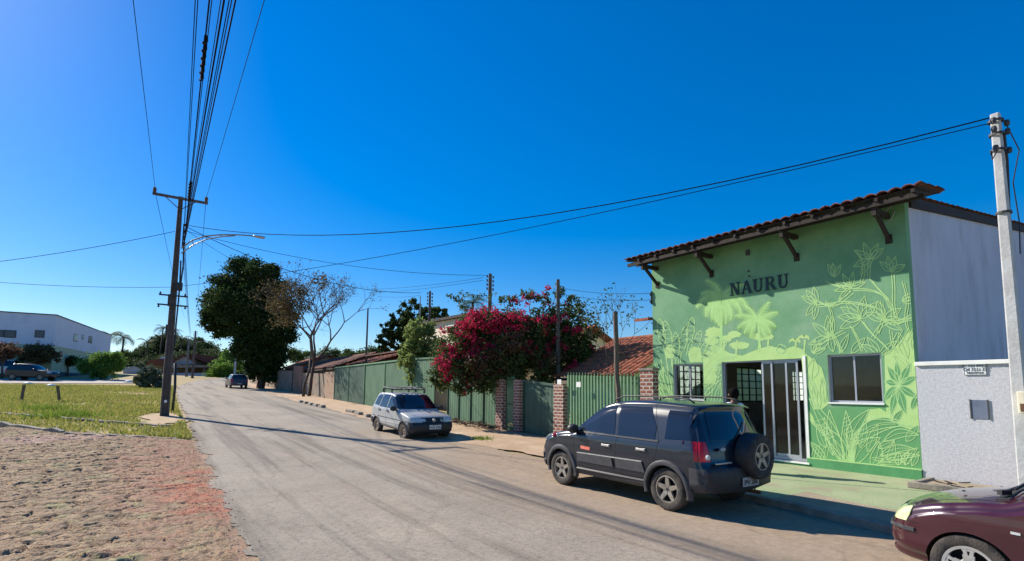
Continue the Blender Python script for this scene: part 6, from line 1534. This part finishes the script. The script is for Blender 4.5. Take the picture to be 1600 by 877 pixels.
# bright bushes behind it
for (px_, py_, D_, r, lab) in ((345,575,88,1.7,'bright green bush behind the grey hatchback under the dark tree'), (358,560,92,1.8,'bright green young tree left of the pale bare pole')):
    b = fp(px_, 596, D_); b.z = prof(b.y); c_ = fp(px_, py_, D_)
    tree('bright_bush', b, 1.2, .08, [(0,0,c_.z-b.z,r),(.8,.3,c_.z-b.z-.8,r*.8),(-.8,0,c_.z-b.z-1.2,r*.8)], 5000, .16, m_leaflime, lab, 'bush')
# bare branching tree
def branching(name, base, seed, L0, r0_, depth, label, leafm, nleaf_tip, lsize, spread=.5, lean=(0,0), splits=(2,3), prune=lambda p: False, cat='tree', forks=3, group=None, dmin=3):
    rr = random.Random(seed); mb = MB(); tips = []
    def grow(p, d, L_, r, k):
        pts = [p]; q = p.copy(); dd = d.copy()
        for i in range(4):
            dd = (dd+Vector((rr.gauss(0,.09), rr.gauss(0,.09), rr.gauss(0,.05)+.03))).normalized(); q = q+dd*L_/4; pts.append(q.copy())
        mb.tube(pts, [r*(1-.10*i) for i in range(5)], 6 if k > 2 else 4, cap=False)
        if k >= dmin: tips.extend(pts[2:])
        if k == depth or prune(q): return
        n = rr.choice(splits) if k else forks; a0 = rr.uniform(0, 6.28)
        for j in range(n):
            a = a0+2*pi*j/n+rr.uniform(-.5,.5); u = dd.orthogonal().normalized(); v = dd.cross(u); s_ = rr.uniform(.6, 1.2)*spread
            nd = (dd*cos(s_)+(u*cos(a)+v*sin(a))*sin(s_)+Vector((0,0,.12))).normalized(); grow(q, nd, L_*rr.uniform(.66,.86), r*.62, k+1)
    t = empty(name, base, 0, label, cat, group)
    grow(Vector((0,0,-.1)), Vector((lean[0], lean[1], 1)).normalized(), L0, r0_, 0)
    mb.build('trunk', m_bark, t, smooth=True, fix=False)
    if nleaf_tip:
        tp = np.array([p[:] for p in tips]); idx = rng.integers(0, len(tp), int(len(tp)*nleaf_tip)); C_ = tp[idx]+rng.normal(0, .12, (len(idx), 3)); leaf_mesh('crown', C_, lsize, leafm, t)
    return t, tips
b = Vector((11.0, 43.5, prof(43.5)))
bt, tips = branching('bare_tree', b, 21, 2.9, .17, 7, 'nearly bare tree with thin spreading branches and few dry leaves', m_leafolive, .22, .085, .62, lean=(.10,-.03), splits=(2,2,3), forks=4, dmin=4)
extra = clump_pts(px_blobs([(455,460,1.3,0),(440,480,1.2,0),(470,450,1.0,0),(450,500,1.1,0),(478,478,.9,0),(500,440,.8,0),(462,478,1.0,0)], b), 3900, 16, .3); leaf_mesh('dry_foliage', extra, .085, m_leafolive, bt)
# second trunk fork of the bare tree, leaning left
mb = MB().tube([(-.6,-.8,-.2),(-.5,-.7,1.0),(-.1,-.4,2.1),(0,0,3.1)], [.12,.10,.09,.10], 8); mb.build('leaning_stem', m_bark, bt, smooth=True)
# dark conifer-like tree behind the fence
b = P(650, 560, X=17.5); b.z = prof(b.y); bl = px_blobs([(625,495,.9,0),(648,488,1.3,0),(672,495,1.2,0),(690,492,.7,0),(612,515,.9,0),(635,515,1.4,0),(660,512,1.3,0),(600,530,.8,0),(622,535,1.1,0),(648,532,1.3,0),(606,545,.7,0),(640,550,1.1,0)], b)
tree('dark_tree', b, b.z+3.5, .15, bl, 15000, .13, m_leafdark, 'dark tufted tree behind the green sheet fence and the grey pole', sub=22, spread=.12, limbs=True)
# light green bush
b = Vector((12.0, P(655, 600, X=12.0).y, 0)); b.z = prof(b.y); bl = px_blobs([(655,520,.75,0),(668,540,.8,0),(650,552,.8,0),(672,565,.8,0),(660,580,.7,-.3),(685,590,.7,-.4),(645,540,.6,0),(690,570,.6,0),(640,570,.6,-.2),(668,515,.5,0),(650,590,.6,-.2),(665,600,.6,-.3),(700,600,.6,-.5),(690,540,.5,0),(705,580,.6,-.4)], b)
tree('light_bush', b, 2.0, .07, bl, 14000, .085, leafmat('light_bush_leaves', (.14,.21,.06), (.30,.36,.12), .5), 'light green leafy bush at the left of the magenta bougainvillea', 'bush', sub=24, spread=.2)
# bougainvillea
b = Vector((12.1, 17.6, prof(17.6)))
leafb = [(700,560,.8,0),(720,530,.9,0),(745,520,1.0,0),(770,505,.8,0),(790,520,1.0,0),(815,535,1.1,0),(840,545,1.1,0),(865,550,1.0,0),(890,545,.9,0),(905,560,.7,0),(725,570,.9,-.5),(760,570,1.0,-.6),(795,575,.9,-.6),(830,580,.8,-.6),(860,580,.7,-.5),(760,545,1.1,0),(800,555,1.0,-.5),(690,590,.6,-.3),(725,600,.5,-.9),(755,600,.5,-.9),(880,520,.8,.3),(850,515,.8,.3),(905,530,.6,.5),(922,555,.5,.5),(735,505,.6,0),(815,505,.6,.3)]
bv = tree('bougainvillea', b, 2.6, .09, px_blobs(leafb, b), 46000, .062, m_bough, 'big bougainvillea full of magenta flowers hanging over the green fence', 'bush', sub=30, spread=.20)
tops = [(825,460,.35,0),(850,470,.4,0),(870,455,.35,0),(895,470,.35,0),(800,470,.3,0),(880,490,.6,0),(905,495,.4,0),(845,495,.5,0),(920,510,.35,.2),(930,525,.3,.3),(905,480,.3,.3),(785,468,.2,0),(860,500,.6,0)]
leaf_mesh('upper_sprays', clump_pts(px_blobs(tops, b), 3000, 16, .22), .065, [m_bough], bv)
mb = MB()
for (px_, py_, r, dd) in tops: 
    e = px_blobs([(px_, py_, r, dd)], b)[0]; s_ = px_blobs([(840+(px_-850)*.3, 545, 0, 0)], b)[0]; mid_ = [(s_[i]+e[i])/2+random.uniform(-.2,.2) for i in range(3)]; mb.tube([s_[:3], mid_, e[:3]], [.03,.02,.008], 5)
for (a0, a1, a2) in (((760,500),(720,470),(700,462)),((770,510),(735,485),(718,478)),((880,520),(925,495),(945,520)),((790,500),(760,462),(715,460))):
    pts = [px_blobs([(x, y, 0, 0)], b)[0][:3] for x, y in (a0, a1, a2)]; mb.tube(pts, [.02,.012,.006], 4); arr = np.array([np.array(pts[1])*(1-u)+np.array(pts[2])*u for u in rng.uniform(-.3, 1, 90)])+rng.normal(0,.07,(90,3)); leaf_mesh('spray', arr, .06, m_bough, bv)
mb.build('branches', m_bark, bv, smooth=True)
fl = [(735,505,.40),(760,500,.5),(785,495,.45),(810,500,.40),(720,515,.35),(745,490,.3),(700,545,.3),(705,562,.40),(695,515,.18),(690,517,.16),(730,550,.32),(745,560,.3),(762,545,.35),(715,580,.3),(735,575,.22),(700,590,.25),(758,548,.30),(800,530,.25),(825,545,.28),(830,465,.22),(845,462,.2),(808,472,.22),(822,475,.16),(822,545,.28),(858,543,.2),(895,575,.28),(897,590,.25),(880,540,.2),(850,500,.25),(775,515,.3),(740,530,.35),(680,565,.2),(726,612,.15),(840,500,.2),(695,575,.3),(870,500,.18),(800,515,.25)]
fl += [(random.uniform(690,930), random.uniform(500,600), random.uniform(.08,.2)) for _ in range(34)]+[(x_+random.uniform(-12,12), y_+random.uniform(-8,8), .15) for x_, y_ in ((850,470),(868,458),(892,470),(905,492),(880,488),(828,462),(918,512))]
pts = clump_pts(px_blobs([(x, y, r*1.15, -.85 if y > 488 else -.1) for x, y, r in fl], b), 7200, 14, .30)
pts = pts[rng.uniform(0, 1, len(pts)) < .55+.45*np.sin(pts[:, 0]*9+2*np.sin(pts[:, 2]*7))*np.sin(pts[:, 1]*8+pts[:, 2]*5)+.2]; leaf_mesh('flowers', pts, .045, m_flower, bv, aspect=.8)
leaf_mesh('dry_leaves', clump_pts(px_blobs([(760,560,.9,-.8),(800,540,.8,-.8),(740,590,.6,-1),(850,560,.8,-.7)], b), 3500, 20, .2), .06, m_brownleaf, bv)
# thin shrub behind the wooden post
b = P(940, 560, X=14); b.z = 1.5; branching('thin_shrub', (13.2, 12.3, prof(12.3)), 5, 1.7, .035, 4, 'thin airy shrub top behind the wooden post', m_leafmid, 1.5, .05, .5)
# palm
def palm(name, base, h, r, nf, fl_, label, group=None, m=m_leafmid, tilt=.9, seed=0):
    rr = random.Random(seed); t = empty(name, base, 0, label, 'palm tree', group)
    MB().tube([(0,0,-.3),(.05*h*.3,0,h*.5),(.03*h,0,h)], [r*1.3, r, r*.8], 8).build('trunk', m_bark, t, smooth=True)
    V, F = [], []
    for k in range(nf):
        a = 2*pi*k/nf+rr.uniform(-.2,.2); el = rr.uniform(-.1, 1.25)*tilt; n = 12; p = Vector((.03*h,0,h)); prev = p
        for i in range(1, n+1):
            e_ = el-1.9*(i/n)**1.3; d = Vector((cos(a)*cos(e_), sin(a)*cos(e_), sin(e_))); q = p+d*fl_/n; u = d.cross(Vector((0,0,1))).normalized(); L_ = fl_*.28*sin(pi*min(1, .12+i/n*.86))
            for sg in (-1, 1):
                for s_ in (.15, .65):
                    c_ = p+(q-p)*s_; tip = c_+u*sg*L_+d*L_*.5+Vector((0,0,-L_*.45)); b_ = len(V); V += [c_[:], (c_+d*fl_*.022)[:], tip[:]]; F.append((b_, b_+1, b_+2))
            b_ = len(V); V += [p[:], (p+Vector((0,0,.03)))[:], q[:]]; F.append((b_, b_+1, b_+2)); p = q
    me = bpy.data.meshes.new('fronds'); me.from_pydata(V, [], F); me.materials.append(m); link_mesh('fronds', me, t); return t
for i, (px_, py_, D_, lab) in enumerate(((165,520,118,'left one of the two palms right of the white building'), (187,523,116,'right one of the two palms beyond the white building'))):
    b = fp(px_, 585, D_); zt_ = fp(px_, py_+4, D_).z; b.z = prof(b.y); palm('palm_tree', b, zt_-b.z, .2, 16, 3.3, lab, m=m_leafforest, seed=i+3)
t_ = P(735, 472, X=24); palm('palm_tree', (24, t_.y, 1), t_.z-1, .15, 14, 1.9, 'small palm behind the cream house roof', m=m_leafmid, seed=9)
# round bright bush in the lot
q = gp(157, 593); bl = px_blobs([(140,570,1.2,0),(158,566,1.4,0),(176,566,1.2,0),(150,577,1.3,0),(170,577,1.3,0),(132,576,.8,0),(186,572,.8,0),(182,558,.6,0)], q)
tree('round_bush', q, 1.2, .12, bl, 17000, .10, m_leaflime, 'bright green round bush standing at the far edge of the grass lot', 'bush', sub=22, spread=.25)
# big leaved bush left of the pole
q = gp(232, 606); bl = px_blobs([(225,585,.7,0),(240,590,.8,0),(218,597,.6,0),(235,578,.5,0),(248,598,.6,0),(228,600,.6,0),(218,570,.35,0)], q)
tree('broadleaf_bush', q, .8, .06, bl, 900, .22, leafmat('grey_green_leaves', (.06,.09,.045), (.20,.22,.15), .2), 'grey green broad leaved bush just left of the tall pole', 'bush', sub=24, spread=.2)
# small trees in front of the white building
for (px_, py_, base_y, r, n, lab, lm) in ((57,552,590,1.3,5500,'low olive tree behind the black suv', m_leafolive), (105,562,588,.8,2600,'small dark tree against the pale green wall', m_leafdark), (2,548,592,1.1,3000,'reddish tree cut off by the left edge', m_brownleaf)):
    q = gp(px_, base_y); bl = px_blobs([(px_-14,py_+2,r*.8,0),(px_,py_,r,0),(px_+13,py_+3,r*.8,0),(px_+24 if r > 1.2 else px_,py_+5,r*.6,0)], q); tree('street_tree', q, 2.2, .10, bl, n, .14, lm, lab, sub=12)
# shrub on the roof line behind white building
b = fp(15, 494, 95); b.z = prof(b.y); c_ = fp(18, 492, 95); tree('background_tree', b, 6, .2, [(0,0,c_.z-b.z-1,1.6),(2.,0,c_.z-b.z-1.3,1.5),(-2,0,c_.z-b.z-1.2,1.5)], 5000, .16, m_leafdark, 'dark tree top showing above the white building roof')
# background trees
GB = 'background trees beyond the far house'
specs = []
rr = random.Random(31)
for px_, top, D_ in ((180,548,125),(196,540,122),(212,543,128),(228,530,120),(243,520,126),(254,514,122),(270,522,130),(286,524,118),(300,519,124),(314,530,127),(326,536,120),(340,542,126),(352,548,118),(205,556,112),(232,550,110),(262,545,109),(292,544,108),(320,552,107),(345,560,106),(368,560,110),(190,562,112),(385,566,112),(222,538,132),(308,538,130)):
    b = fp(px_, 585, D_); b.z = prof(b.y); zt_ = fp(px_, top, D_).z-b.z; k = rr.choice((0,1,2)); r = 2.6
    bl = [(rr.uniform(-1.6,1.6), rr.uniform(-1.5,1.5), zt_-r*.8-rr.uniform(0,2.2), r*rr.uniform(.55,.95)) for _ in range(5)]+[(rr.uniform(-1.5,1.5), 0, zt_*.42, r*1.0)]
    tree('background_tree', b, zt_*.6, .2, bl, 6200, .20, (m_leafforest, m_leafmid, m_leafforest)[k], ('dusty green tree in the wood behind the far house', 'mid green tree in the wood behind the far house', 'dusty green tree in the wood behind the far house')[k], group=GB+(' (mid green)' if k == 1 else ''), sub=18, spread=.26, limbs=False)
for i, (px_, top, D_) in enumerate(((247,513,116),(262,517,114),(225,535,113),(278,530,112))):
    b = fp(px_, 585, D_); b.z = prof(b.y); zt_ = fp(px_, top, D_).z-b.z; palm('palm_tree', b, zt_, .16, 13, 2.6, 'palm rising out of the wood behind the far house', 'palms in the wood', m_leafforest, seed=20+i)
# grey shed left of far house, small wall
o = MB().prism([fp(x, y, 88) for x, y in ((192,588),(192,574),(225,572),(225,588))], (0,.4,0)).build('low_wall', m_greywall, None); tag(o, 'short grey wall between the round bush and the broad leaved bush', 'wall')
# distant tree line behind the right-hand houses
for i, (px_, top, X_, r, lab) in enumerate(((520,548,26,1.6,'low tree top above the old house roof'),(556,550,24,1.2,'small round tree top left of the thin pole'),(598,548,24,1.4,'dim tree top between the thin pole and the dark tufted tree'),(470,548,24,1.6,'tree top showing under the bare tree branches'))):
    t_ = P(px_, top, X=X_); b = Vector((X_, t_.y, prof(t_.y))); h_ = t_.z-b.z; tree('garden_tree', b, h_*.7, .15, [(-1,0,h_-r*.6,r),(1,.5,h_-r*.7,r*.9),(0,2,h_-r*.8,r)], 5200, .13, m_leafmid, lab, sub=16)

# loose gravel along the edges of the road
mb = MB(); rg = random.Random(77)
for i in range(1500):
    Y = rg.uniform(5.5, 30) if i % 3 else rg.uniform(9, 24); X = (RL(Y)+rg.gauss(-.12, .12)) if i % 3 else RR(Y)+rg.gauss(.1, .6); r_ = rg.uniform(.004, .013); z_ = prof(Y)+.016; a = rg.uniform(0, 3)
    if X > 11: continue
    q = [(X+r_*cos(a+k*1.57)*rg.uniform(.7,1.3), Y+r_*sin(a+k*1.57)*rg.uniform(.7,1.3), z_) for k in range(4)]+[(X, Y, z_+r_*.9)]
    mb.add(q, [(0,1,4),(1,2,4),(2,3,4),(3,0,4)])
tag(mb.build('gravel', mat('gravel_stone', lin(206,188,162), lin(160,144,124), 8, .95), fix=True), 'loose gravel scattered along the road edges', 'gravel', kind='stuff')
